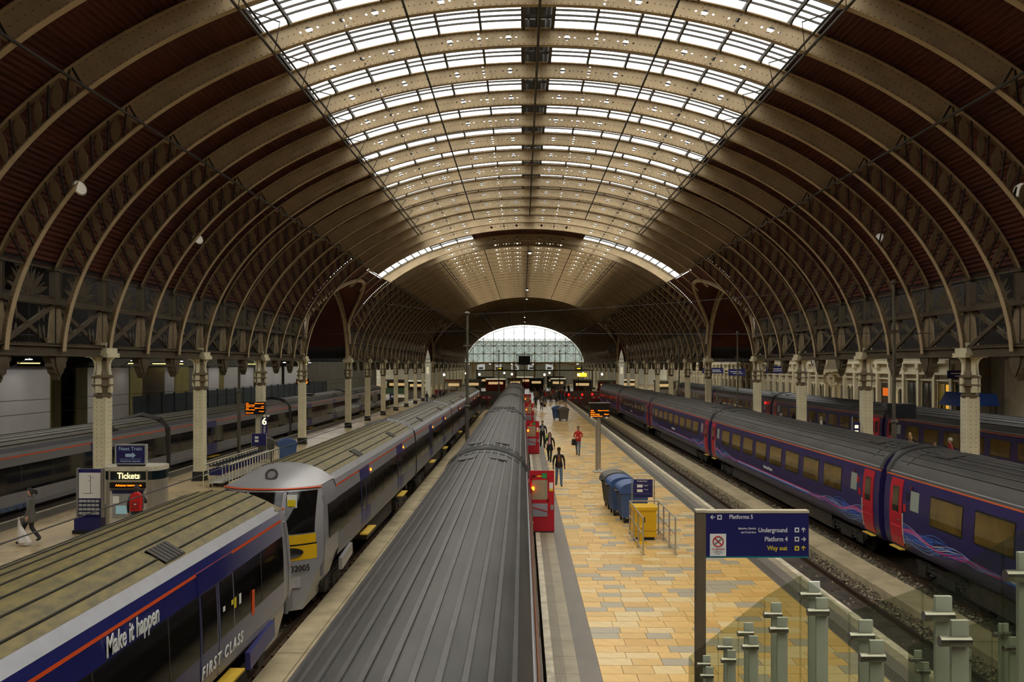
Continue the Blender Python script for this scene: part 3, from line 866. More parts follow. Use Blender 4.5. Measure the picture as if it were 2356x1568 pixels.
# side fillers of the end wall over both aisles and the lower end wall
EW = mat('end_wall_paint', (120,108,84), .8, var=.15)
we = MB(); we.box(-60, -15.4+CX, Y_END, Y_END+.6, 5.6, 18); we.box(15.4+CX, 60, Y_END, Y_END+.6, 5.6, 18)
ew = we.build('wall_far', EW); tag(ew, 'dark end walls either side of the fan window', None, None, 'structure')
# lawn concourse added ceiling lights strip wall with posters
lw = MB().box(-44, 44, 246, 246.5, 0, 5.9).build('wall_concourse', mat('concourse_wall', (158,156,140), .7, var=.12, scale=.4)); tag(lw, 'concourse back wall with shops and posters', None, None, 'structure')

# ---------------------------------------------------------------- trolley-side wall with pale hoardings
wl = MB().box(-38, -37.6, -15, Y_END, -.5, 9).build('wall_left', DARKW); tag(wl, 'dark aisle wall beyond the hoardings', None, None, 'structure')
HOARD = mat('white_hoarding', (205,200,194), .7, var=.05, scale=.5)
OLIVE = mat('olive_panel', (108,96,40), .7, var=.15, scale=1)
FENCE = mat('slate_fence', (62,72,76), .6, var=.12, scale=2)
XH = -29.0
hb = [(44.0, 51.5, 1), (59.4, 61.8, 1), (68.0, 69.9, 1), (77.5, 80.2, 1), (86.6, 90.5, 1), (97.0, 101.0, 1), (108.5, 113.0, 1)]
nmw = ['wide', 'second', 'third', 'fourth', 'fifth', 'sixth', 'seventh']
for i, (a, b, _) in enumerate(hb):
    t = thing('hoarding_box', f'white boarded hoarding box, {"the broad" if i==0 else nmw[i]} one along the slate fence', 'hoarding', (XH, a, 0), 0, 'white hoarding boxes')
    MB().box(-1.8, 0, 0, b-a, 0, 5.25).build('panel', HOARD, t)
    MB().box(-1.82, .02, b-a, b-a+.12, 0, 5.3).build('edge_post', OLIVE, t)
    MB().box(-1.85, .05, -.03, b-a+.12, 5.25, 5.33).build('capping', IRON, t)
    l = thing('hoarding_lamp', f'small white spotlight above the {"broad" if i==0 else nmw[i]} hoarding box', 'lamp', (XH+.9, (a+b)/2, 5.75), 0, 'hoarding spotlights')
    MB().box(-.14,.14,-.1,.1,0,.10).build('housing', IRON, l)
    MB().box(-.15,.15,-.11,.11,-.03,0).build('lens', emat('cool_lamp', (225,225,255), 12), l)
    MB().bar((0,0,.05),(-.92,0,-.42),.04,.04).build('arm', IRON, l)
    ld = bpy.data.lights.new('spot_glow', 'AREA'); ld.energy = 40; ld.size = .3; ld.color = (1,.97,.92)
    lo = bpy.data.objects.new('spot_glow', ld); COL.objects.link(lo); lo.parent = l; lo.location = (0,0,-.05); lo.rotation_euler = (0, radians(-40), 0)
fen = thing('slate_fence', 'slate grey panel fence in front of the white hoarding boxes', 'fence', (XH+.3, 61.9, 0))
y = 0.0
while y < 60:
    MB().box(-.06, 0, y, y+2.38, 0, 3.1).build('fence_panel', FENCE, fen); MB().box(-.1,.06,y+2.38,y+2.44,0,3.18).build('fence_post', IRON, fen); y += 2.44
ol = MB()
for k in range(9): MB().box(-36.5, -36.3, 40+k*9.4, 40+k*9.4+7.2, 0, 5.2).build('olive_panel', OLIVE, wl)
TUBE = emat('warm_tube', (255,226,120), 6)
for k in range(11):
    t = thing('strip_light', f'yellowish fluorescent strip light under the aisle roof, {ORD[k]} from the footbridge', 'lamp', (-27.5 - (k%3)*1.6, 36+k*7.5, 5.5), 0, 'aisle strip lights')
    MB().box(-.08,.08,0,2.4,.06,.14).build('batten', IRON, t); MB().tube([(0,.05,.03),(0,2.35,.03)], .03, 6).build('tube', TUBE, t); MB().tube([(0,1.2,.1),(0,1.2,8.3)], .012, 5).build('hanger_rod', IRON, t)

# ---------------------------------------------------------------- white station facade on the other side
FAC = mat('facade_stone', (206,196,168), .7, var=.12, scale=.8)
FAC2 = mat('facade_darker_stone', (160,150,128), .75, var=.12, scale=.8)  # darker stone tone for the wall and piers
WGL = mat('facade_glass', (60,62,50), .12, var=.2, scale=.5)
WARM = emat('lit_window', (255,190,60), .8)
XF = 37.2
wr = MB().box(XF, XF+.6, 60, Y_END, 0, 14).build('wall_right', FAC2); tag(wr, 'pale ornamented station facade with arched and tall windows', None, None, 'structure')
def fbox(x0, x1, y0, y1, z0, z1, nm='moulding', m=FAC, par=None): return MB().box(XF-x1, XF-x0, y0, y1, z0, z1).build(nm, m, par or wr)
fbox(0, .5, 68.5, 200, 5.55, 5.85, 'cornice'); fbox(0, .35, 68.5, 200, 4.55, 4.75, 'cornice'); fbox(0, .25, 68.5, 200, 4.0, 4.12, 'string_course'); fbox(0,.12,68.5,200,4.75,5.55,'frieze')
k = 0; y = 69.2
while y < 200:
    wd = 3.0
    fbox(0, .4, y-.22, y+.22, 0, 5.6, 'pilaster')
    fbox(0, .5, y-.3, y+.3, 5.1, 5.55, 'pilaster_head')
    y0 = y+.45; y1 = y+wd-.45
    if k in (5,): 
        fbox(.02, .1, y0, y1, 0, 3.6, 'doorway', mat('shop_dark', (60,44,34), .4)); MB().box(XF-.14,XF-.1,y0+.3,y1-.5,2.3,3.1).build('lit_shop_sign', emat('lit_shop', (255,120,30), .5), wr)
    elif k < 4:
        w = fbox(.02, .08, y0, y1, .5, 3.75, 'window', WGL if k not in (1,) else mat('warm_glass', (150,130,60), .2))
        MB().box(XF-.14, XF-.08, y0+.9, y0+.98, .5, 3.75).build('window_bar', IRON, w); MB().box(XF-.14, XF-.08, y0, y1, 1.5, 1.6).build('window_bar', IRON, w)
        if k == 1: MB().box(XF-.10, XF-.085, y0+.05, y0+.85, 1.6, 3.7).build('lit_pane', WARM, w)
        fbox(.0, .2, y0-.12, y0, .4, 3.9, 'architrave'); fbox(0, .2, y1, y1+.12, .4, 3.9, 'architrave')
    else:
        for h in (0, 1):
            ya = y0 + h*(y1-y0)/2 + .06; yb = ya + (y1-y0)/2 - .12; r = (yb-ya)/2; ym = (ya+yb)/2
            pts = [(ya,.4),(yb,.4)] + [(ym + r*cos(a), 2.6+r*1.2*sin(a)) for a in arange(0, pi, 10)]
            w = MB().prism(pts, XF-.06, XF-.02, 'x').build('arched_window', WGL if (k+h) % 5 else mat('cream_blind', (225,210,170), .7), wr)
            ao = [(ym + (r+.13)*cos(a), 2.6+(r*1.2+.13)*sin(a)) for a in arange(0, pi, 10)]; ai = [(ym + r*cos(a), 2.6+r*1.2*sin(a)) for a in arange(0, pi, 10)]
            mb = MB(); mb.strip([(XF-.2,p[0],p[1]) for p in ao], [(XF-.2,p[0],p[1]) for p in ai]); mb.strip([(XF-.2,p[0],p[1]) for p in ao], [(XF,p[0],p[1]) for p in ao]); mb.strip([(XF-.2,p[0],p[1]) for p in ai], [(XF,p[0],p[1]) for p in ai])
            mb.build('arch_moulding', FAC, w)
            fbox(0, .16, ya-.1, ya, .3, 2.6, 'jamb'); fbox(0,.16,yb,yb+.1,.3,2.6,'jamb')
    y += wd; k += 1
# upper storey
y = 62.0; k = 0
while y < 150:
    pts = [(y+.6,7.2),(y+2.4,7.2),(y+2.4,9.6),(y+2.0,10.5),(y+1.5,11.1),(y+1.0,10.5),(y+.6,9.6)]
    w = MB().prism(pts, XF-.06, XF-.02, 'x').build('upper_window', WGL, wr)
    MB().box(XF-.1, XF-.06, y+1.45, y+1.55, 7.2, 11).build('window_bar', FAC, w); MB().box(XF-.1, XF-.06, y+.6, y+2.4, 9.1, 9.22).build('window_bar', FAC, w)
    fbox(0, .22, y+.35, y+.6, 7.0, 9.8, 'architrave'); fbox(0, .22, y+2.4, y+2.65, 7.0, 9.8, 'architrave'); fbox(0,.3,y+.2,y+2.8,6.9,7.1,'sill')
    y += 3.6; k += 1
fbox(0, 1.2, 66.6, 68.4, 0, 14, 'corner_pier', FAC2)
fbox(0, 1.0, 60.5, 63.0, 0, 5.8, 'pier', FAC)
wd_ = MB().box(XF+.4, XF+.8, -15, 60, 0, 14).build('wall_right_near', mat('near_aisle_brick', (58,50,40), .85, var=.3, scale=2)); tag(wd_, 'dark brick wall beyond the near end of the white facade', None, None, 'structure')

for x, side in ((-16.0, 'ticket platform'), (16.75, 'facade')):
    t = thing('oriel_spire', f'pale pointed oriel glimpsed through the far crossing on the {side} side', 'oriel', (x, 142.0, 0), 0, 'pale pointed oriels')
    MB().lathe([(.46,0),(.46,5.4),(.56,5.5),(.46,5.6),(.42,6.4),(.24,7.3),(.10,7.8),(.02,8.05)], 8).build('tower', emat('oriel_added_glow', (226,220,190), .42), t)  # glow put into the whole tower so it looks bright
    for z in (6.0, 6.6): MB().lathe([(.47,z-.2),(.49,z-.16),(.44,z-.1)], 8).build('band', FAC2, t)
    MB().box(-.2,.2,-.47,-.42,4.0,5.1).build('lit_window', emat('oriel_glow', (255,240,200), .8), t)

CT = emat('concourse_fill_tube', (255,250,225), 45)  # lights added to brighten the dark concourse
for i in range(8):
    t = thing('added_concourse_light', f'long added ceiling light under the added concourse roof, {ORD[i]} of eight', 'lamp', (-21+6*i, 226, 5.72), 0, 'added concourse ceiling lights')
    MB().box(-.12,.12,0,9,.06,.15).build('housing', IRON, t); MB().box(-.09,.09,.1,8.9,.0,.06).build('tube', CT, t)
# ================================================================ TRAINS
RT = -0.915                                                     # rail top
XSILV = mat('express_silver', (168,166,166), .32, .35, var=.05, scale=.8)
XGREY = mat('express_grey', (128,126,128), .4, .2, var=.06, scale=.8)
XBAND = mat('express_window_band', (20,19,18), .07, var=0)
XORANGE = mat('express_orange_line', (226,84,30), .4, var=0)
XROOF = mat('express_roof_dusty', (124,110,60), .6, c2=(88,80,54), scale=2.4, stretch=(2.6,1.3,2.6))
XROOFG = mat('express_roof_grey', (104,98,84), .6, var=.18, scale=1.6)
XPURP = mat('express_door_blue', (58,58,110), .35, var=.05)
XYEL = mat('express_yellow', (222,176,24), .4, var=.05)
XBLUE = None
def grad_mat(name, c0, c1, y0, y1, rough=.28, metal=.1):
    m = bpy.data.materials.new(name); m.use_nodes = True; nt = m.node_tree; N = nt.nodes; L = nt.links; b = N['Principled BSDF']
    b.inputs['Roughness'].default_value = rough; b.inputs['Metallic'].default_value = metal
    tc = N.new('ShaderNodeTexCoord'); sp = N.new('ShaderNodeSeparateXYZ'); L.new(tc.outputs['Object'], sp.inputs[0])
    mr = N.new('ShaderNodeMapRange'); mr.inputs[1].default_value = y0; mr.inputs[2].default_value = y1; L.new(sp.outputs['Y'], mr.inputs[0])
    rp = N.new('ShaderNodeValToRGB'); rp.color_ramp.elements[0].color = rgb(c0); rp.color_ramp.elements[1].color = rgb(c1); L.new(mr.outputs[0], rp.inputs[0])
    L.new(rp.outputs[0], b.inputs['Base Color']); return m
UNDER = mat('underframe_grime', (58,50,40), .8, var=.3, scale=4)
BOGIE = mat('bogie_iron', (44,40,34), .7, .2, var=.3, scale=6)
LAMPO = emat('orange_lamp', (255,96,16), 14)
LAMPR = emat('red_lamp', (255,20,14), 7)
EP = [(1.22,1.10),(1.33,1.18),(1.365,1.35),(1.37,1.78),(1.355,2.3),(1.33,2.73),(1.30,3.03),(1.295,3.08),(1.255,3.22),(1.12,3.36),(.90,3.50),(.60,3.62),(.30,3.68),(0,3.70)]
def side_strip(mb, prof, i0, i1, y0, y1, off=0.0, sides=(1,-1)):
    for s in sides:
        mb.strip([(s*(p[0]+off), y0, p[1]) for p in prof[i0:i1+1]], [(s*(p[0]+off), y1, p[1]) for p in prof[i0:i1+1]])
    return mb
def px(prof, z):
    for a, b in zip(prof, prof[1:]):
        if a[1] <= z <= b[1]: f = (z-a[1])/(b[1]-a[1]+1e-9); return a[0]+(b[0]-a[0])*f
    return prof[0][0]
def panel(prof, y0, y1, z0, z1, off, s=1, th=.02, n=3):
    """thin plate hugging the body side"""
    mb = MB(); zs = arange(z0, z1, n)
    for o in (off, off-th): mb.strip([(s*(px(prof,z)+o), y0, z) for z in zs], [(s*(px(prof,z)+o), y1, z) for z in zs])
    for yy in (y0, y1): mb.strip([(s*(px(prof,z)+off), yy, z) for z in zs], [(s*(px(prof,z)+off-th), yy, z) for z in zs])
    for z in (z0, z1): mb.poly([(s*(px(prof,z)+off),y0,z),(s*(px(prof,z)+off),y1,z),(s*(px(prof,z)+off-th),y1,z),(s*(px(prof,z)+off-th),y0,z)])
    return mb
def bogie(t, y, sides=(1,-1)):
    b = MB()
    for s in sides:
        b.box(s*1.0-.09, s*1.0+.09, y-1.75, y+1.75, .52, .68); b.box(s*1.0-.12, s*1.0+.12, y-.5, y+.5, .3, .56)
        for e in (-1.3, 1.3):
            b.box(s*1.02-.12, s*1.02+.12, y+e-.22, y+e+.22, .32, .62)
            b.lathe([(.13,.55),(.10,.60),(.13,.65),(.10,.70),(.13,.75),(.10,.80),(.13,.85)], 8, (s*1.02, y+e*.62, -.15))
        b.box(s*.95-.05,s*.95+.05,y-1.0,y-.6,.25,.9); b.tube([(s*1.08,y-1.6,.45),(s*1.08,y+1.6,.50)], .035, 6)
    b.box(-1.0,1.0,y-.2,y+.2,.50,.66)
    o = b.build('bogie', BOGIE, t)
    for e in (-1.3, 1.3):
        w = MB()
        for s in (-1, 1):
            k = MB(); k.lathe([(.05,-.07),(.46,-.06),(.46,.0),(.42,.0),(.42,.07),(.05,.07)], 20); w.add(k, (s*.75, y+e, .46), Matrix.Rotation(pi/2, 3, 'Y'))
        w.tube([(-.75,y+e,.46),(.75,y+e,.46)], .08, 8); w.build('wheelset', BOGIE, o)
    return o
def express_coach(name, label, L, lower, upper, roofm, group, doors, y_lamp=None, c0=0.0, c1=0.0, grooves=8, band=XBAND, seams=True):
    """plain saloon body from y=c0 to L-c1 ; x+ side carries the detail"""
    t = thing(name, label, 'train coach', (0,0,0), 0, group)
    a, b = c0, L-c1
    side_strip(MB(), EP, 0, 3, a, b).build('lower_body', lower, t, fix=False)
    side_strip(MB(), EP, 3, 5, a, b).build('window_band', band, t, fix=False, smooth=True)
    side_strip(MB(), EP, 5, 6, a, b).build('upper_body', upper, t, fix=False)
    side_strip(MB(), EP, 6, 7, a, b, .003).build('orange_line', XORANGE, t, fix=False)
    side_strip(MB(), EP, 7, 8, a, b).build('cantrail', upper, t, fix=False, smooth=True)
    side_strip(MB(), EP, 8, 9, a, b, .004).build('gutter', mat('gutter_silver', (142,142,146), .3, .5, var=.08), t, fix=False, smooth=True)
    side_strip(MB(), EP, 9, 13, a, b).build('roof', roofm, t, fix=False, smooth=True)
    for k in range(grooves):
        x = -.98 + 1.96*k/(grooves-1); z = [p for p in EP]; zz = px(EP[9:][::-1] if False else EP, 3.3)
        # height of the roof at x
        for q, r in zip(EP[9:], EP[10:]):
            if r[0] <= abs(x) <= q[0]: f = (q[0]-abs(x))/(q[0]-r[0]+1e-9); zz = q[1]+(r[1]-q[1])*f
        MB().box(x-.016, x+.016, a, b, zz-.03, zz+.016).build('roof_rib', mat('roof_groove', (46,42,32), .7), t)
    full = EP + [(-p[0],p[1]) for p in EP[:-1][::-1]]
    for yy in ([a] if c0 == 0 else []) + ([b] if c1 == 0 else []): MB().poly([(p[0],yy,p[1]) for p in full]).build('end_wall', IRON, t, fix=False)
    MB().box(-1.0,1.0,a+.3,b-.3,.80,1.12).build('underframe', UNDER, t); MB().box(-1.1,1.1,a+5.6,b-5.6,.42,.95).build('equipment_box', UNDER, t)
    bogie(t, 3.2); bogie(t, L-3.2)
    for yd in doors:
        for k in (0, 1):
            d = panel(EP, yd+k*.78, yd+k*.78+.74, 1.20, 2.98, .012, 1, .02, 8).build('door', lower if lower is not XGREY else XPURP, t)
            panel(EP, yd+k*.78+.06, yd+k*.78+.68, 1.80, 2.72, .018, 1, .012, 4).build('door_glass', XBAND, d)
        panel(EP, yd-.02, yd+1.54, 2.74, 3.07, .016, 1, .015, 2).build('door_header', XPURP if lower is XGREY else upper, t)
        MB().box(1.30,1.56,yd+.05,yd+1.5,1.03,1.07).build('door_step', mat('step_yellow', (196,160,44), .5), t)
        lp = MB(); lp.box(1.32,1.35,yd+1.76,yd+1.82,2.82,2.90); lp.build('door_lamp', LAMPO, t)
    if seams:
        y = a+1.2
        while y < b-.5:
            if not any(d-.1 < y < d+1.7 for d in doors): panel(EP, y, y+.03, 1.80, 2.72, .004, 1, .01, 4).build('window_post', mat('band_post', (52,50,46), .4), t)
            y += 2.1
    panel(EP, a+.02, b-.02, 1.30, 1.32, .006, 1, .01, 1).build('body_line', XGREY, t)
    for yy in (a+4.2, b-5.2):
        v = MB(); [v.bar((.94, yy+.12*q, 3.475), (.94, yy+.12*q+.09, 3.475), .34, .05, 0, (.5,0,.87)) for q in range(6)]; v.bar((.94, yy, 3.47), (.94, yy+.72, 3.47), .36, .035, 0, (.5,0,.87)); v.build('roof_grille', IRON, t)
    return t
def cab_front(t, y, d, depth=2.3, domem=None, shellm=None):
    """wrap-round cab on the end at y, facing d (-1 toward the camera)"""
    domem = domem or XSILV; shellm = shellm or XSILV
    def fy(x, z): return (.62*(abs(x)/1.3)**2.3 + .38*max(0,(z-2.1)/1.1)**1.5 - .10*max(0,(1.1-z))) * min(1, depth/1.6)
    def hw(z): return px(EP, z)*.985*(1 if z > 1.1 else .78+.22*(z-.3)/.8)
    def patch(nm, x0, x1, z0, z1, m, off=0.0, par=t, n=10):
        rows = []
        for zk in arange(z0, z1, 5):
            rows.append([(max(-hw(zk), min(hw(zk), x)), y + d*(off) - d*fy(x, zk)*1.0, zk) for x in arange(x0, x1, n)])
        return MB().grid(rows).build(nm, m, par, fix=False, smooth=True)
    yb = y - d*depth
    body = MB(); rows = []; ZT = 3.26
    zl = [.30,.5,.75,1.0,1.4,1.78,2.1,2.4,2.73,3.0,ZT]
    for z in zl: rows.append([(q*hw(z), y - d*fy(q*hw(z), z), z) for q in arange(-1, 1, 16)])
    body.grid(rows)
    for s in (-1,1): body.strip([(s*hw(z), y-d*fy(hw(z),z), z) for z in zl], [(s*px(EP,z)*(1 if z > 1.1 else .78+.22*(z-.3)/.8), yb, z) for z in zl])
    b = body.build('cab_shell', shellm, t, fix=False, smooth=True)
    R0 = [(q*hw(ZT), y-d*fy(q*hw(ZT),ZT), ZT) for q in arange(-1,1,16)]
    def roofz(x):
        for q, r in zip(EP[8:], EP[9:]):
            if r[0] <= abs(x) <= q[0]: f = (q[0]-abs(x))/(q[0]-r[0]+1e-9); return q[1]+(r[1]-q[1])*f
        return ZT
    rows = [R0]
    for k in range(1, 9):
        f = k/8; row = []
        for q in arange(-1,1,16):
            x = q*hw(ZT)*(1-f) + q*1.235*f; z = ZT + (max(ZT, roofz(q*1.235))-ZT)*sin(f*pi/2)**.75
            row.append((x, (y-d*fy(q*hw(ZT),ZT))*(1-f**1.15) + yb*f**1.15, z))
        rows.append(row)
    MB().grid(rows).build('cab_dome', domem, b, fix=False, smooth=True)
    patch('windscreen', -1.17, 1.17, 2.16, 3.16, XBAND, .012, b)
    patch('screen_pillar', .42, .50, 2.10, 3.2, XGREY, .02, b, 2); patch('screen_pillar', -.50, -.42, 2.10, 3.2, XGREY, .02, b, 2)
    for s in (-1, 1):
        patch('yellow_panel', s*.50, s*1.2, 1.90, 2.13, XYEL, .014, b)
        MB().poly([(s*x, y + d*.06 - d*fy(x, z), z) for x, z in [(.62+.34*cos(a), 1.70+.13*sin(a)) for a in arange(0, 2*pi*15/16, 15)]]).build('headlamp', BLACK, b, fix=False)
    patch('yellow_panel', -.42, .42, 1.90, 2.13, XYEL, .014, b)
    patch('yellow_panel', -1.22, 1.22, 1.50, 1.86, XYEL, .012, b)
    patch('dark_seam', -1.22, 1.22, 1.86, 1.90, BLACK, .013, b)
    patch('skirt_cowl', -.9, .9, .85, 1.12, mat('cowl_light', (190,186,184), .3, .4), .08, b)
    MB().box(-.75,.75,min(y,y+d*.30),max(y,y+d*.30),.42,.86).build('coupler_cowl', XGREY, b)
    if depth > 1.5:
        lm = MB().lathe([(.0,.0),(.11,.0),(.11,.02),(.16,.02),(.16,-.03),(0,-.03)], 20).build('roof_lamp', IRON, b, (.0, y-d*.80, 3.545)); lm.rotation_euler = (radians(55)*(1 if d < 0 else -1), 0, 0)
        MB().lathe([(0,.004),(.105,.004)], 18, caps=False).build('lamp_glass', XGREY, lm)
    MB().tube([(q*hw(ZT-.05), y-d*fy(q*hw(ZT-.05),ZT-.05)+d*.02, ZT-.03) for q in arange(-1,1,24)], .024, 5).build('orange_line', XORANGE, b)
    MB().tube([(1.30, y-d*.72, 1.0), (1.335, y-d*.74, 2.0), (1.28, y-d*.9, 3.0)], .05, 6).build('corner_pillar', XGREY, b)
    if depth > 1.5: panel(EP, min(yb, yb+d*1.2), max(yb, yb+d*1.2), 1.85, 2.72, .008, 1, .02, 4).build('cab_side_window', XBAND, b)
    return b
BLUEU = grad_mat('express_blue_fade', (30,34,98), (150,148,158), 18.0, 22.5)
BLUEL = grad_mat('express_lower_fade', (28,30,86), (150,148,152), 16.0, 22.0)
# near unit, its cab end away from the camera
Ln = 22.7
nu = express_coach('train_coach', 'dark blue express train coach with large white slogan and dusty olive roof', Ln, BLUEL, BLUEU, XROOF, 'express train coaches beside the ticket platform', [17.05], c1=1.1)
for ch in list(nu.children):
    if ch.name.startswith('door_lamp'): bpy.data.objects.remove(ch)
nu.location = (-6.37, -4.0, RT)
cab_front(nu, Ln, 1, 1.2, XROOF)
text('slogan_lettering', 'Make it happen', .37, WHITE, nu, (1.335, 14.15, 2.77), (pi/2,0,pi/2), ext=.004, sx=.65)
text('class_lettering', 'FIRST CLASS', .27, WHITE, nu, (1.40, 17.0, 1.42), (pi/2,0,pi/2), ext=.004, sx=.95, shear=.25, spacing=1.4)
for yy, c in ((18.05, WHITE), (18.45, YELLOW), (18.60, YELLOW), (18.85, WHITE)): MB().box(1.372,1.376, yy-.05,yy+.05,2.10,2.28).build('window_sticker', c, nu)
MB().box(1.37,1.385,19.5,19.62,1.7,2.15).build('orange_label', XORANGE, nu)
fr = MB(); fr.bar((1.36,19.3,.92),(1.36,20.8,1.06),.10,.32,0,(0,0,1)); fr.build('bogie_fairing', XPURP, nu)
# second unit
ys = [20.5, 39.75, 60.2, 80.6, 101.0]
for i in range(4):
    L = ys[i+1]-ys[i]-.45 if i else 18.85
    lab = ['silver grey express cab coach with yellow nose panels and round roof lamp', 'silver express coach directly behind the yellow-nosed cab coach', 'third express coach of the silver train beside the ticket platform', 'farthest coach of the silver train beside the ticket platform'][i]
    c = express_coach('train_coach', lab, L, XGREY, XSILV, XROOF if i == 0 else XROOFG, 'express train coaches beside the ticket platform', [5.6, 13.2], c0=2.3 if i == 0 else 0.0)
    c.location = (-6.37, ys[i], RT)
    if i == 0:
        cab_front(c, 0, -1, 2.45)
        text('unit_number', '332005', .21, BLACK, c, (.60, -.005, 1.24), (pi/2,0,radians(34)), ext=.006, sx=.95)
        MB().box(.55,.75,.27,.29,2.82,2.98).build('warning_sticker', YELLOW, c); MB().box(.53,.77,.31,.34,2.78,3.1).build('warning_sticker_back', WHITE, c)
        fr = MB(); fr.bar((1.36,2.6,.86),(1.36,4.0,1.0),.10,.32,0,(0,0,1)); fr.build('bogie_fairing', XSILV, c)
    if i:
        MB().box(-.9,.9,-.45,0,.5,3.3).build('gangway', IRON, c); MB().tube([(1.2,-.2,3.2),(.9,-.2,3.5),(0,-.2,3.7),(-.9,-.2,3.5),(-1.2,-.2,3.2)], .14, 6).build('gangway_hood', XGREY, c)
# far grey express train
ys = [20.6, 43.0, 65.4, 87.8, 110]
for i in range(4):
    L = ys[i+1]-ys[i]-.5
    lab = ['grey express coach with ribbed roof standing behind the ticket machine', 'grey express coach behind the glowing departure board', 'third coach of the grey express beyond the columns', 'last coach of the grey express beyond the columns'][i]
    c = express_coach('train_coach', lab, L, XGREY, XGREY, XROOFG, 'grey express coaches beyond the columns', [5.0, 14.6], grooves=9)
    c.location = (-19.4, ys[i], RT)
    for ch in list(c.children):
        if ch.name.startswith('door_lamp'): bpy.data.objects.remove(ch)
    if i: MB().tube([(1.3,-.25,1.0),(1.3,-.25,3.1),(.9,-.25,3.55),(0,-.25,3.78),(-.9,-.25,3.55),(-1.3,-.25,3.1)], .16, 6).build('gangway_hood', IRON, c)
    if i == 0:
        text('operator_lettering', 'Heathrow express', .34, mat('pale_blue_print', (70,96,130), .5, var=0), c, (1.375, 7.6, 1.2), (pi/2,0,pi/2), ext=.004)
    if i == 2:
        pa = MB(); pa.tube([(0,9,3.75),(0,9.9,4.25),(0,9.0,4.75)], .04, 6); pa.tube([(-.8,9.0,4.78),(.8,9.0,4.78)], .03, 6); pa.box(-.7,.7,8.7,10,3.68,3.8)
        pa.build('pantograph', IRON, c)

# ---------------------------------------------------------------- intercity coaches
HB = mat('intercity_blue', (46,38,92), .35, .05, var=.10, scale=1.2)
HROOF = mat('intercity_roof', (70,68,65), .55, .1, var=.22, scale=1.8, stretch=(1,.35,1))
HORANGE = mat('intercity_orange_line', (206,92,36), .5, var=0)
HRED = mat('intercity_door_red', (186,22,44), .35, var=.05)
HWIN = mat('intercity_window', (112,90,42), .12, c2=(84,68,34), scale=1.2)
HWINF = mat('frosted_window', (150,160,150), .35, var=.05)
HP = [(1.10,.80),(1.26,.90),(1.35,1.25),(1.37,1.7),(1.365,2.2),(1.33,2.7),(1.27,2.98),(1.26,3.02),(1.21,3.12),(1.10,3.34),(.90,3.52),(.62,3.66),(.30,3.75),(0,3.77)]
LH = 23.7
WAVES = {}
def wave_ribbon(mb, y0, y1, s, zf, w, mi, prof=HP, off=.012, n=34):
    A = []; B = []
    for k in range(n+1):
        f = k/n; y = y0+(y1-y0)*f; z = zf(f); A.append((s*(px(prof,z)+off), y, z)); B.append((s*(px(prof,z+w)+off), y, z+w))
    mb.strip(A, B, mi)
LIV = [mat('livery_pink', (214,50,130), .4, var=0), mat('livery_sky', (96,150,220), .4, var=0), mat('livery_white', (206,200,226), .4, var=0), mat('livery_deep_blue', (52,84,170), .4, var=0)]
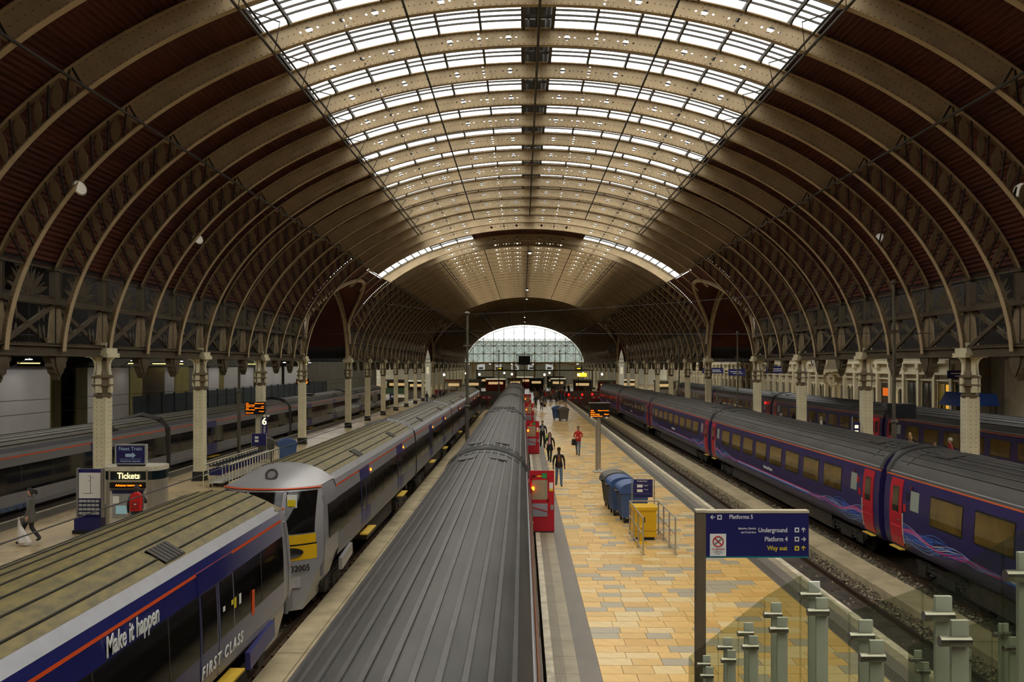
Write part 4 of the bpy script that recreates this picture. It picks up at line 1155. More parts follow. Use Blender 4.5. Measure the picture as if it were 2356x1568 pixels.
def intercity_coach(name, label, group, sides=(-1,1)):
    t = thing(name, label, 'train coach', (0,0,0), 0, group)
    side_strip(MB(), HP, 0, 6, 0, LH).build('body', HB, t, fix=False, smooth=True)
    side_strip(MB(), HP, 6, 7, 0, LH, .006).build('orange_line', HORANGE, t, fix=False)
    side_strip(MB(), HP, 7, 13, 0, LH).build('roof', HROOF, t, fix=False, smooth=True)
    for k in range(11):
        x = -1.02 + 2.04*k/10; zz = 3.4
        for q, r in zip(HP[8:], HP[9:]):
            if r[0] <= abs(x) <= q[0]: f = (q[0]-abs(x))/(q[0]-r[0]+1e-9); zz = q[1]+(r[1]-q[1])*f
        rb = MB(); nx = x*.55; rb.bar((x, .45, zz+.008), (x, LH-.45, zz+.008), .055, .04, 0, (nx,0,1)); rb.build('roof_rib', mat('roof_rib_paint', (80,78,75), .5, var=.15), t)
    for s in (-1, 1):
        MB().tube([(s*1.22, 0, 3.08), (s*1.22, LH, 3.08)], .035, 6).build('gutter', XGREY, t)
    full = HP + [(-p[0],p[1]) for p in HP[:-1][::-1]]
    for yy in (0, LH): MB().poly([(p[0],yy,p[1]) for p in full]).build('end_wall', HB, t, fix=False)
    for yy in (.10, LH-.10):
        hoop = [(p[0],yy,p[1]+.02) for p in HP[7:]] + [(-p[0],yy,p[1]+.02) for p in HP[7:-1][::-1]]
        MB().tube(hoop, .06, 6).build('roof_hoop', HROOF, t)
        e = .9 if yy < 1 else -.9
        MB().tube([(p[0],p[1]+e,p[2]-.02) for p in hoop[2:-2]], .03, 5).build('roof_seam', HROOF, t)
    for yy in (1.6, LH-2.6):
        for x in (-.42, .42): MB().bar((x,yy,3.73),(x,yy+.8,3.73),.5,.06,0,(x*.4,0,1)).build('roof_hatch', HROOF, t)
    gh = MB(); gh.tube([(1.0,LH+.18,1.2),(1.05,LH+.18,3.1),(.8,LH+.18,3.5),(0,LH+.18,3.68),(-.8,LH+.18,3.5),(-1.05,LH+.18,3.1),(-1.0,LH+.18,1.2)], .17, 8); gh.build('gangway', HROOF, t, smooth=True)
    MB().box(-1.15,1.15,4.6,LH-4.6,.32,.86).build('equipment_skirt', UNDER, t)
    MB().box(-1.0,1.0,.2,LH-.2,.72,.9).build('underframe', UNDER, t)
    bogie(t, 3.3); bogie(t, LH-3.3)
    for s in sides:
        for k in range(8):
            y = 3.15 + k*2.28
            f = panel(HP, y-.05, y+1.70, 1.87, 2.73, .005, s, .01, 4).build('window_frame', BLACK, t)
            panel(HP, y, y+1.65, 1.92, 2.68, .010, s, .01, 4).build('window_pane', HWIN, f)
        for y in (1.75, LH-2.25): panel(HP, y, y+.5, 2.12, 2.68, .010, s, .012, 3).build('frosted_window', HWINF, t)
        for k, y in enumerate((.42, LH-1.22)):
            d = panel(HP, y, y+.80, .95, 2.92, .018, s, .03, 8).build('door', HRED, t)
            panel(HP, y+.20, y+.60, 1.95, 2.70, .026, s, .012, 4).build('door_window', mat('door_glass', (52,50,40), .12), d)
            panel(HP, y+.08, y+.72, 1.50, 1.53, .03, s, .02, 1).build('door_ledge', mat('door_red_edge', (214,60,70), .4), d)
            MB().box(s*1.40-.02, s*1.40+.02, y+.62 if k == 0 else y+.10, y+.74 if k == 0 else y+.22, 1.70, 1.74).build('door_handle', STEEL, d)
            panel(HP, y-.07 if k else y+.83, y-.03 if k else y+.87, 1.05, 1.95, .022, s, .03, 3).build('grab_rail', mat('rail_cream', (205,200,180), .4), t)
            MB().box(s*1.33-.07, s*1.33+.07, y+.02, y+.78, .84, .87).build('door_step', mat('step_edge', (206,176,70), .5), t)
            yy = y+1.0 if k == 0 else y-.25
            panel(HP, yy, yy+.16, 2.02, 2.24, .010, s, .01, 1).build('coach_sign', RED, t); panel(HP, yy+(.18 if k == 0 else -.18), yy+(.34 if k == 0 else -.02), 2.40, 2.60, .010, s, .01, 1).build('coach_sign', BLACK if k else RED, t)
            lm = MB(); lm.box(s*1.37-.015,s*1.37+.015,yy+.45 if k==0 else yy-.4,yy+.53 if k==0 else yy-.32,2.72,2.82); lm.build('body_lamp', mat('body_lamp_dull', (120,40,30), .4), t)
        # swirling light trails along the lower body
        mb = MB()
        for (a, b) in ((1.30, 6.4), (LH-1.30, LH-6.4)):
            for q in range(15):
                sp = (q/14-.5)*.60; ph = (0 if q % 2 else 1.9) + .12*q; amp = .15+.07*(q % 3)/2
                zf = lambda f, sp=sp, ph=ph, amp=amp: 1.345 + sp*(1-f)**1.5 + amp*(1-f)**.6*min(1, .35+2.2*f)*sin(ph + 10.5*f)
                wave_ribbon(mb, a, b, s, zf, .014 if q % 4 else .028, (1,3,2,1,1,3,2)[q % 7], off=.014 if q % 2 else .012, n=46)
            for q in range(3):
                zf = lambda f, q=q: 1.33 - .03*q + (.17*(1-f)-.02*q)*sin(9.5*f+.5) + .05*(1-f); wave_ribbon(mb, a, b, s, zf, .045, 0, n=40)
            zf = lambda f: 1.17+.10*f; wave_ribbon(mb, a, a+(b-a)*.35, s, zf, .34*.9, 3, off=.008)
        for q, (dz, w, mi) in enumerate(((-.06,.03,3),(-.02,.03,1),(.02,.04,2),(.07,.035,0))):
            wave_ribbon(mb, 6.4, LH-6.4, s, lambda f, dz=dz: 1.30+dz, w, mi, n=2)
        mb.build('livery_waves', LIV, t, fix=False)
        panel(HP, LH/2-.9, LH/2+.9, 1.62, 1.66, .008, s, .01, 1).build('livery_bar', HB, t)
        tx = text('operator_lettering', 'First Great Western', .19, WHITE, t, (s*1.378, LH/2 + (-.75 if s > 0 else .75), 1.56), (pi/2,0,pi/2*s), ext=.004, sx=.85)
    return t
ic = intercity_coach('train_coach', 'x', 'x')
rows3 = [
  (12.6, [2.35, 26.45, 50.5, 74.55, 98.6], 'dark blue intercity coaches by the empty track',
   ['dark blue coach with pink wave stripes, cut by the frame beside the glass stair', 'dark blue coach with red end doors behind the blue direction sign', 'third dark blue coach along the empty track', 'fourth dark blue coach along the empty track', 'last dark blue coach along the empty track, nearest the buffers']),
  (-1.1, [1.85, 25.95, 50.0, 74.1, 98.2], 'grey-roofed intercity coaches in the middle',
   ['broad grey ribbed coach roof filling the middle below the footbridge', 'grey-roofed coach with the first open red door, in the middle', 'third grey-roofed coach of the middle train', 'fourth grey-roofed coach of the middle train', 'last grey-roofed coach of the middle train beside the crowd']),
  (24.4, [5.6, 29.65, 53.75, 77.8, 101.9], 'intercity coaches beside the white facade',
   ['dark coach by the facade, cut by the frame', 'dark blue coach in front of the dark brick pier', 'dark blue coach in front of the tall facade windows', 'dark blue coach in front of the station clock', 'last dark blue coach beside the white facade']),
]
ns = 0; COACH = {}
for x, yl, grp, labs in rows3:
    for i, y in enumerate(yl):
        if ns == 0: c = ic; c.location = (x,y,RT); c['label'] = labs[i]; c['group'] = grp
        else: c = dup(ic, (x,y,RT), 0, labs[i], grp)
        COACH[(x,i)] = c; ns += 1
# swung-open doors of the middle train
DG = mat('open_door_lining', (150,150,160), .5)
for i in range(1, 5):
    c = COACH[(-1.1, i)]
    for ch in list(c.children):
        if ch.name.startswith('door') and ch.type == 'MESH' and not ch.name.startswith('door_step'):
            ys_ = [v.co.y for v in ch.data.vertices]; xs_ = [v.co.x for v in ch.data.vertices]
            if min(xs_) > 0 and max(ys_) < 3: 
                for g in list(ch.children): bpy.data.objects.remove(g)
                bpy.data.objects.remove(ch)
    d = MB().box(0,.80,-.03,.03,0,1.98).build('open_door', HRED, c, (1.33, 1.22, .93))
    MB().box(.08,.58,-.04,.04,1.05,1.68).build('door_window', mat('open_door_glass', (150,146,118), .15), d)
    fr = MB(); fr.box(.05,.61,-.036,-.03,.99,1.05); fr.box(.05,.61,-.036,-.03,1.68,1.74); fr.box(.05,.08,-.036,-.03,.99,1.74); fr.box(.58,.61,-.036,-.03,.99,1.74); fr.build('window_rim', HRED, d)
    MB().box(.06,.58,-.045,-.03,.50,.92).build('kick_panel', DG, d)
    MB().bar((.07,-.05,.80),(.66,-.05,.64),.02,.03).build('door_strap', HRED, d)
    MB().box(.40,.56,-.045,-.03,1.74,1.90).build('green_notice', mat('notice_green', (40,150,80), .5), d)
    MB().box(.64,.76,-.045,-.03,1.40,1.60).build('white_notice', WHITE, d); MB().box(.64,.76,-.046,-.03,1.32,1.40).build('yellow_notice', YELLOW, d)
    MB().box(.68,.78,-.06,-.03,.72,.88).build('lock', ALU, d); MB().box(.02,.78,-.05,.0,-.02,.02).build('door_sill', BLACK, d)
    MB().box(.08,.2,-.045,-.03,1.78,1.82).build('black_notice', BLACK, d); MB().box(.24,.38,-.045,-.03,1.78,1.82).build('yellow_notice', YELLOW, d)
    MB().lathe([(.0,-.05),(.05,-.05),(.05,.05),(0,.05)], 8, (1.44, 1.05, 2.35)).build('open_lamp', LAMPO, c)
for i in range(1, 4):
    c = COACH[(24.4, i)]; MB().lathe([(0,-.08),(.08,-.08),(.08,.08),(0,.08)], 8, (-1.42, 1.6, 2.78)).build('body_lamp_lit', LAMPR, c)
# ================================================================ OBJECTS
def bx(t, nm, m, *b): return MB().box(*b).build(nm, m, t)
def at(pxx, pyy, z): Y = (5.4-z)*1930/(pyy-840); return ((pxx-1202)*Y/1930, Y)
TEAL = mat('teal_edge', (20,120,130), .4, var=0)
POSTB = mat('bronze_post', (120,106,84), .45, .3, var=.1)
LED = emat('led_amber', (255,120,10), 5.0)
LEDBG = mat('led_panel', (14,10,8), .35, var=0)
STEELP = mat('rail_steel_tube', (178,170,152), .3, .35, var=.06)

# ---- blue direction sign on its post
sg = thing('direction_sign', 'blue direction sign with white lettering on a bronze post by the stairs', 'sign', (1.858, 8.77, 0))
bx(sg, 'post', POSTB, -.05,.05,-.05,.05,0,3.87); bx(sg, 'post_cap', mat('sign_top', (190,178,150), .5), -.055,.055,-.055,.055,3.87,3.895)
pnl = bx(sg, 'panel', NAVY, .05,1.12,-.045,.045,3.415,3.865)
bx(sg, 'top_edge', MATS['sign_top'], .05,1.125,-.05,.05,3.865,3.89); bx(sg, 'bottom_edge', TEAL, .05,1.12,-.045,.045,3.40,3.415)
def sgx(zx): return .05 + (zx-255)/1925*1.07
def sgz(zy): return 3.87 - (zy-215)/815*.455
def stx(s, zx, zy, size, m, al, w=.9): text('lettering', s, size, m, sg, (sgx(zx), -.047, sgz(zy)), (pi/2,0,0), al, .001, w)
stx('Platforms 5', 690, 330, .060, WHITE, 'LEFT')
stx('Bakerloo, District', 1190, 527, .028, WHITE, 'RIGHT'); stx('and Circle lines', 1195, 598, .028, WHITE, 'RIGHT')
stx('Underground', 1780, 580, .066, WHITE, 'RIGHT', .84); stx('Platform 4', 1785, 748, .066, WHITE, 'RIGHT', .86); stx('Way out', 1775, 915, .066, YELLOW, 'RIGHT', .88)
def arrow(zx, zy, ang, m):
    mb = MB(); r = .022; c = Vector((sgx(zx), sgz(zy)))
    for a in (0, radians(135), radians(-135)):
        pass
    d = Vector((cos(ang), sin(ang))); n = Vector((-d.y, d.x)); tip = c + d*r
    def q(p0, p1, w):
        e = (p1-p0).normalized(); k = Vector((-e.y, e.x))*w; mb.prism([tuple(p0-k), tuple(p1-k), tuple(p1+k), tuple(p0+k)], -.048, -.0445, 'y')
    q(c - d*r, tip, .0045); q(tip, tip - d*r*.9 + n*r*.9, .0045); q(tip, tip - d*r*.9 - n*r*.9, .0045)
    mb.build('arrow', m, sg)
def icon(zx, zy, m, kind):
    x, z = sgx(zx), sgz(zy); mb = MB().box(x-.023,x+.023,-.048,-.0445,z-.024,z+.024).build('pictogram', m, sg)
    if kind == 'train': MB().box(x-.012,x+.012,-.0495,-.048,z-.012,z+.014).build('pictogram_mark', NAVY, mb)
    elif kind == 'tube': MB().lathe([(.014,-.0495),(.014,-.048)], 14).build('pictogram_mark', NAVY, mb, (x,0,z)).rotation_euler = (-pi/2,0,0)
    else: MB().prism([(x-.012,z-.014),(x+.012,z-.014),(x+.004,z+.014),(x-.006,z+.014)], -.0495,-.048,'y').build('pictogram_mark', NAVY, mb)
arrow(385,300,pi,WHITE); icon(510,303,WHITE,'train'); icon(1957,538,WHITE,'tube'); arrow(2080,538,pi/2,WHITE)
icon(1957,710,WHITE,'train'); arrow(2080,710,0,WHITE); icon(1957,880,YELLOW,'out'); arrow(2080,880,pi/2,YELLOW)
ns_ = bx(sg, 'no_smoking_plate', WHITE, sgx(330), sgx(632), -.05, -.045, sgz(1025), sgz(610))
xc, zc = sgx(482), sgz(750)
MB().tube([(xc+.052*cos(a), -.052, zc+.052*sin(a)) for a in arange(0, 2*pi, 28)], .006, 6).build('red_ring', RED, ns_)
MB().bar((xc-.036,-.053,zc+.036),(xc+.036,-.053,zc-.036), .004, .011, 0, (1,0,1)).build('red_bar', RED, ns_)
MB().bar((xc-.032,-.0515,zc-.028),(xc+.03,-.0515,zc+.024), .003, .012, 0, (1,0,-1)).build('cigarette', mat('grey_print', (110,110,110), .5, var=0), ns_)
text('lettering', 'NO SMOKING', .021, RED, sg, (xc, -.0515, sgz(905)), (pi/2,0,0), 'CENTER', .0005)
for k, s in enumerate(('It is against the law', 'to smoke in these', 'premises')): text('lettering', s, .013, MATS['grey_print'], sg, (xc, -.0515, sgz(935+k*26)), (pi/2,0,0), 'CENTER', .0005)

# ---- glass stair and balustrades
FIN = mat('balustrade_fin', (238,238,224), .4, var=.05)
BGL = glass('balustrade_glass', (228,231,222), .93, .04, (120,132,118))
def balustrade(nm, label, x, posts, panels):
    t = thing(nm, label, 'balustrade', (x, posts[-1][0], 0))
    y0 = posts[-1][0]
    for (y, h) in posts:
        for k, dy in enumerate((0, -.13)):
            zt = 5.4 - h - (.06 if k else 0)
            f = bx(t, 'post_fin', FIN, 0,.068, y-y0+dy-.009, y-y0+dy+.009, zt-1.15, zt)
            for dz in (.075, .86): MB().tube([(-.06,y-y0+dy-.03,zt-dz),(.062,y-y0+dy-.03,zt-dz)], .021, 12).build('clamp', STEEL, f)
    for (ya, ha, yb, hb_) in panels:
        mb = MB(); za, zb = 5.4-ha+.03, 5.4-hb_+.03
        P = [(ya-y0, za-1.02), (yb-y0, zb-1.02), (yb-y0, zb), (ya-y0, za)]
        mb.prism(P, -.046, -.034, 'x'); mb.build('glass_panel', BGL, t)
    return t
lp = [(7.9,2.73),(7.09,2.30),(6.43,1.97),(5.73,1.62),(4.99,1.285),(4.24,1.285),(3.46,.95),(2.88,.64),(2.3,.33)]
balustrade('stair_balustrade', 'glass stair balustrade with paired pale fins, beside the direction sign post', 1.70, lp,
           [(a[0]+(.02 if i else .45), a[1]+(0 if i else .2), b[0]+.02, b[1]) for i, (a, b) in enumerate(zip(lp, lp[1:]))])
rp_ = [(7.6,2.58),(6.9,2.23),(6.25,1.92),(5.5,1.53)]
balustrade('stair_balustrade', 'far glass stair balustrade cut by the frame edge', 3.55, rp_, [(a[0]+.02,a[1],b[0]+.02,b[1]) for a, b in zip(rp_, rp_[1:])])
stt = thing('staircase', 'grey stair flight going down to the tiled platform between glass balustrades', 'staircase', (1.95, 2.3, 0))
y = 2.3; z = 4.05
TREAD = mat('stair_tread', (120,116,104), .6)
k = 0
while z > .1:
    w = .8 if abs(y-4.2) < .15 else .33
    bx(stt, 'tread', TREAD, 0,1.55, y-2.3, y-2.3+w, z-.05, z); bx(stt, 'riser', IRON, 0,1.55, y-2.3+w-.02, y-2.3+w, max(0,z-.22), z-.05)
    y += w; z -= .165; k += 1
for x in (-.03, 1.55): 
    mb = MB(); mb.prism([(0,3.75),(0,4.05),(1.9,3.2),(2.7,3.2),(y-2.3,.05),(y-2.5,.0),(2.6,2.9),(1.9,2.9)], x, x+.03, 'x'); mb.build('stringer', IRON, stt)

# ---- wheelie bins
BINB = mat('bin_blue', (64,92,140), .4, var=.06); BING = mat('bin_grey', (88,86,78), .5, var=.08); BINY = mat('bin_yellow', (226,178,20), .45, var=.06)
BINL = mat('bin_light_side', (140,146,150), .5, var=.06)
def bin4(label, loc, rz, m, group='large wheeled bins', lidm=None):
    t = thing('wheeled_bin', label, 'bin', (loc[0],loc[1],0), rz, group)
    b = MB(); lo = [(-.40,-.42),(.40,-.42),(.40,.42),(-.40,.42)]; hi = [(-.48,-.50),(.48,-.50),(.48,.50),(-.48,.50)]
    b.strip([(p[0],p[1],.2) for p in lo], [(p[0],p[1],1.05) for p in hi], closed=True); b.poly([(p[0],p[1],.2) for p in lo]); b.poly([(p[0],p[1],1.05) for p in hi])
    b.build('body', m, t)
    for s in (-1,1):
        for q in (-.25, 0, .25): MB().bar((s*.405+s*.01, q, .24),(s*.485+s*.01, q*1.15, 1.0), .05, .02, 0, (s,0,0)).build('body_rib', m, t)
    rim = MB(); rim.box(-.52,.52,-.54,.54,1.03,1.10); rm = rim.build('rim', m, t)
    l = MB(); arc = [(.54*cos(a), 1.10+.30*sin(a)) for a in arange(0, pi, 14)]
    l.prism(arc, -.53, .53, 'y'); l.build('lid', lidm or m, t, smooth=False)
    for q in (-.35, .35): MB().tube([(-.55,q-.08,1.10),(-.57,q,1.14),(-.55,q+.08,1.10)], .02, 6).build('lid_handle', IRON, t)
    MB().box(-.60,-.52,-.30,.30,1.04,1.09).build('lift_bar', BLACK, t)
    for sx in (-.33,.33):
        for sy in (-.33,.33):
            w = MB(); kk = MB(); kk.lathe([(.0,-.025),(.09,-.025),(.09,.025),(.0,.025)], 12); w.add(kk, (sx,sy,.09), Matrix.Rotation(pi/2,3,'Y')); w.box(sx-.04,sx+.04,sy-.03,sy+.03,.12,.21)
            w.build('castor', BLACK, t)
    return t
bin4('dark grey domed wheeled bin, hindmost of the three by the trolley sign', (3.55, 31.9), .06, BING)
bin4('blue domed wheeled bin in the middle of the three by the trolley sign', (3.62, 30.55), .06, BINB)
bin4('blue domed wheeled bin directly behind the navy trolley sign', (3.80, 29.1), .06, BINB)
bin4('lone grey wheeled bin farther along the tiled platform', (at(1296,968,0)[0], 81.5), .1, BING)
bin4('pale blue wheeled bin half hidden behind the lone grey bin', (at(1288,966,0)[0]-.2, 83.2), .1, BINB)
bin4('blue wheeled bin at the end of the luggage trolley row', (-12.9, 46.0), .3, BINB)
bin4('grey-lidded wheeled bin beside the blue bin at the trolley row', (-14.3, 46.6), .3, BING)
yb = thing('yellow_bin', 'square yellow grit bin inside the steel railing', 'bin', (3.80, 26.2, 0))
bx(yb, 'body', BINY, -.36,.34,-.3,.4,.10,.92); bx(yb, 'lid', BINY, -.39,.37,-.33,.43,.92,1.02); bx(yb, 'foot', BLACK, -.3,.28,-.25,.35,0,.10); bx(yb, 'lock', BLACK, -.04,-.01,-.31,-.30,.55,.72); bx(yb, 'seam', IRON, -.36,.34,-.304,-.30,.28,.29)
bo = thing('yellow_bollard', 'short yellow bollard on a round foot by the railing', 'bollard', (3.62, 25.55, 0))
MB().lathe([(.16,0),(.16,.02),(.06,.05),(.05,.45),(.07,.46),(.07,.50),(.045,.52),(.04,.56)], 14).build('post', BINY, bo, smooth=False); MB().lathe([(.19,0),(.19,.015)], 14).build('foot', BINY, bo)
# ---- trolley sign board and steel railing
ts_ = thing('trolley_sign', 'navy trolley point board between two slim steel posts', 'sign', (3.92, 27.25, 0))
for x in (-.36, .36): MB().tube([(x,0,0),(x,0,1.78)], .018, 8).build('post', STEELP, ts_)
tb = bx(ts_, 'board', NAVY, -.31,.31,-.02,.02,1.12,1.70)
for z in (1.24, 1.54): bx(ts_, 'board_line', mat('pale_line', (120,120,160), .5), -.31,.31,-.024,-.02,z,z+.006)
for z in (1.31, 1.46): bx(ts_, 'picture_patch', WHITE, -.20,-.02,-.025,-.02,z-.02,z+.07)
text('lettering', 'Trolley Point', .062, WHITE, ts_, (-.2,-.023,1.625), (pi/2,0,0)); text('lettering', 'Baggage', .04, WHITE, ts_, (.03,-.023,1.49)); text('lettering', 'Trolleys', .04, WHITE, ts_, (.03,-.023,1.36))
rl = thing('steel_railing', 'three-sided tubular steel railing around the yellow bin', 'railing', (3.9, 25.4, 0))
for z in (1.05,.58,.12): MB().tube([(-.46,-1.5,z),(-.46,1.5,z),(.46,1.5,z),(.46,-1.5,z)], .022, 8).build('rail', STEELP, rl)
for x in (-.46,.46):
    for y in (-1.5,-.5,.5,1.5):
        MB().tube([(x,y,.0),(x,y,1.05)], .024, 8).build('post', STEELP, rl); MB().lathe([(.06,0),(.06,.012),(.03,.02)], 10, (x,y,0)).build('post_foot', STEELP, rl)

# ---- departure boards
def led_lines(t, x0, x1, ztop, rows, y, size):
    for k, (a, b) in enumerate(rows):
        z = ztop - k*size*1.25
        if a: text('led_text', a, size, LED, t, (x0, y, z-size*.7), (pi/2,0,0), 'LEFT', .001, sx=.95)
        if b: text('led_text', b, size, LED, t, (x1, y, z-size*.7), (pi/2,0,0), 'RIGHT', .001, sx=.95)
db = thing('departure_board', 'departure board with amber text on a round-footed pole, tiled platform', 'departure board', (3.9, 42.5, 0), 0, 'amber departure boards')
MB().lathe([(.36,0),(.36,.05),(.30,.08),(.14,.11),(.11,.16)], 24).build('foot', STEELP, db); MB().tube([(-.03,0,.1),(-.03,0,2.75)], .10, 14).build('pole', STEELP, db); MB().tube([(-.17,0,.1),(-.17,0,2.4)], .035, 8).build('conduit', STEELP, db)
bx(db, 'housing', IRON, -.52,.52,-.15,.15,2.80,3.50); bx(db, 'hood', mat('hood_grey', (120,116,104), .5), -.54,.54,-.22,.18,3.48,3.52); bx(db, 'screen', LEDBG, -.49,.49,-.16,-.15,2.83,3.47)
led_lines(db, -.46, .46, 3.15, (('15:03', 'Platform 5 on time'), ('Oxford', ''), ('Slough, Reading', 'calling at'), ('First Great Western', '')), -.165, .075)
for x in (-.42,.35): MB().lathe([(.0,-.10),(.05,-.08),(.07,-.03),(.07,.02),(0,.03)], 12, (x,-.1,2.78)).build('camera_dome', WHITE, db, smooth=True)
dl = thing('departure_board', 'departure board full of amber text fixed to a riveted column', 'departure board', (-15.25, 47.95, 0), 0, 'amber departure boards')
bx(dl, 'housing', IRON, -.57,.57,-.12,.1,2.60,3.32); bx(dl, 'screen', LEDBG, -.54,.54,-.13,-.12,2.63,3.29); bx(dl, 'bracket', IRON, -.1,.1,.1,.36,2.8,3.1)
led_lines(dl, -.51, .51, 3.26, (('14:55', 'Platform 6 on time'), ('Heathrow Airport', ''), ('Terminals 1, 2, 3', 'and 4'), ('15:10', 'Platform 7 on time'), ('Heathrow Airport', ''), ('', 'Terminals'), ('Express service', '')), -.135, .072)
MB().lathe([(.0,-.10),(.06,-.08),(.08,-.03),(.08,.02),(0,.03)], 12, (.75,-.1,2.55)).build('camera_dome', WHITE, dl); MB().bar((.5,0,2.6),(.8,0,3.0),.05,.05).build('camera_arm', ALU, dl)
s6 = thing('platform_number_sign', 'tall navy platform sign with a glowing numeral beside a column', 'sign', (-14.72, 47.9, 0))
bx(s6, 'panel', NAVY, -.14,.14,-.05,.05,1.05,2.45); bx(s6, 'back_post', ALU, -.26,-.15,-.02,.06,.0,2.4); bx(s6, 'white_foot', WHITE, -.14,.14,-.052,.05,.95,1.05); bx(s6, 'red_foot', RED, -.14,.14,-.052,.05,.80,.95)
text('numeral', '6', .56, emat('sign_glow', (255,240,190), 2.2), s6, (0,-.055,2.02), (pi/2,0,0), 'CENTER', .002)
text('vertical_lettering', 'To trains', .22, WHITE, s6, (.06,-.055,1.12), (pi/2,-pi/2,0), 'LEFT', .002)
d6 = thing('led_platform_sign', 'small amber LED sign high above the grey express roof', 'sign', (-17.6, 67.2, 0))
bx(d6, 'housing', BLACK, -.5,.5,-.1,.1,3.85,4.35); text('led_text', '6', .45, LED, d6, (.2,-.11,3.95)); text('led_text', '15:10', .22, LED, d6, (-.42,-.11,4.02)); bx(d6, 'post', IRON, -.05,.05,-.05,.05,0,3.85)

# ---- ticket machine kiosk
KST = mat('kiosk_steel', (186,178,160), .32, .55, var=.06); KG = mat('kiosk_glass', (24,36,40), .12, var=0)
kx, ky = -12.42, 26.5
kk_ = thing('ticket_kiosk', 'round-sided steel ticket machine kiosk with glowing heading', 'kiosk', (kx, ky, 0))
def stad(w, d, n=10): 
    r = d; pts = []
    for a in arange(-pi/2, pi/2, n): pts.append((w-r*.6+r*.6*cos(a), d+d*sin(a)))
    for a in arange(pi/2, 3*pi/2, n): pts.append((-w+r*.6+r*.6*cos(a), d+d*sin(a)))
    return pts
P = stad(.93, .55)
MB().prism(P, .0, 1.72, 'z').build('shell', KST, kk_); MB().prism([(p[0]*1.005,p[1]) for p in P], 1.78, 2.06, 'z').build('glass_band', KG, kk_)
MB().prism([(p[0]*1.01,p[1]*1.02-.01) for p in P], 1.72, 1.78, 'z').build('band_trim', KST, kk_); MB().prism([(p[0]*1.02,p[1]*1.04-.02) for p in P], 2.06, 2.19, 'z').build('top', mat('kiosk_top', (200,192,170), .4), kk_)
for x in (-.62,.56): bx(kk_, 'band_post', KST, x-.025,x+.025,-.02,.05,1.72,2.10)
fr_ = bx(kk_, 'front', mat('kiosk_front', (196,190,178), .5), -.60,.54,-.03,.1,0,1.72)
bx(kk_, 'led_strip', LEDBG, -.60,.54,-.045,-.03,1.52,1.72); bx(kk_, 'machine_recess', mat('machine_grey', (150,150,146), .5), -.52,.46,-.05,-.03,.60,1.46)
bx(kk_, 'machine_header', NAVY, -.52,.46,-.056,-.05,1.36,1.45); bx(kk_, 'machine_screen', emat('screen_blue', (150,190,200), .35), -.40,.0,-.058,-.05,.72,.98); bx(kk_, 'machine_notice', WHITE, -.50,-.30,-.056,-.05,1.05,1.28); bx(kk_, 'seam', IRON, -.6,.54,-.035,-.03,.36,.375)
bx(kk_, 'shade', IRON, -.56,.50,-.10,-.03,1.46,1.50)
text('heading', 'Tickets', .27, emat('heading_glow', (255,236,170), 2.4), kk_, (0,-.055,1.83), (pi/2,0,0), 'CENTER', .003, sx=.9)
text('led_text', 'Advance reservations', .095, LED, kk_, (0,-.05,1.59), (pi/2,0,0), 'CENTER', .001)
nt_ = thing('train_sign', 'blue framed next train sign with arrow above the ticket kiosk', 'sign', (kx-.05, ky+.25, 2.19))
bx(nt_, 'frame', mat('sign_frame', (170,170,160), .4), -.50,.50,-.06,.06,.06,.70); bx(nt_, 'face', NAVY, -.45,.45,-.066,-.06,.10,.66); bx(nt_, 'stand', BLACK, -.42,.42,-.08,.08,0,.06)
PB = mat('pale_print', (170,200,228), .5, var=0)
text('lettering', 'Next Train', .165, PB, nt_, (0,-.07,.51), (pi/2,0,0), 'CENTER', .001)
MB().prism([(-.16,.30),(.06,.30),(.06,.25),(.17,.35),(.06,.45),(.06,.40),(-.16,.40)], -.072,-.066,'y').build('arrow', PB, nt_)
text('lettering', 'Heathrow express', .085, PB, nt_, (0,-.07,.14), (pi/2,0,0), 'CENTER', .001); bx(nt_, 'fine_line', PB, -.34,.34,-.069,-.066,.225,.235)
inf = thing('leaflet_stand', 'upright leaflet stand with white route map and blue plinth', 'stand', (-13.95, 27.1, 0))
bx(inf, 'plinth', NAVY, -.42,.42,-.22,.22,.12,.50); bx(inf, 'plinth_foot', BLACK, -.46,.46,-.26,.26,0,.12); bx(inf, 'back_panel', NAVY, -.38,.38,-.05,.05,.50,2.06)
bx(inf, 'map', WHITE, -.35,.35,-.062,-.05,1.12,1.94)
for x in (-.40,.40): bx(inf, 'side_tube', ALU, x-.03,x+.03,-.07,.06,.5,2.08)
bx(inf, 'map_line', IRON, .02,.035,-.066,-.062,1.28,1.86); bx(inf, 'map_foot', IRON, -.2,.1,-.066,-.062,1.27,1.285)
for (a,b,z) in ((-.06,.02,1.84),(.03,.15,1.78),(-.06,.02,1.68)): bx(inf, 'map_branch', IRON, a,b,-.066,-.062,z,z+.01)
for r in range(4):
    for c in range(5):
        bx(inf, 'leaflet', mat('leaflet_grey', (170,172,168), .5), -.33+c*.135,-.22+c*.135,-.10,-.055,.60+r*.13,.68+r*.13)

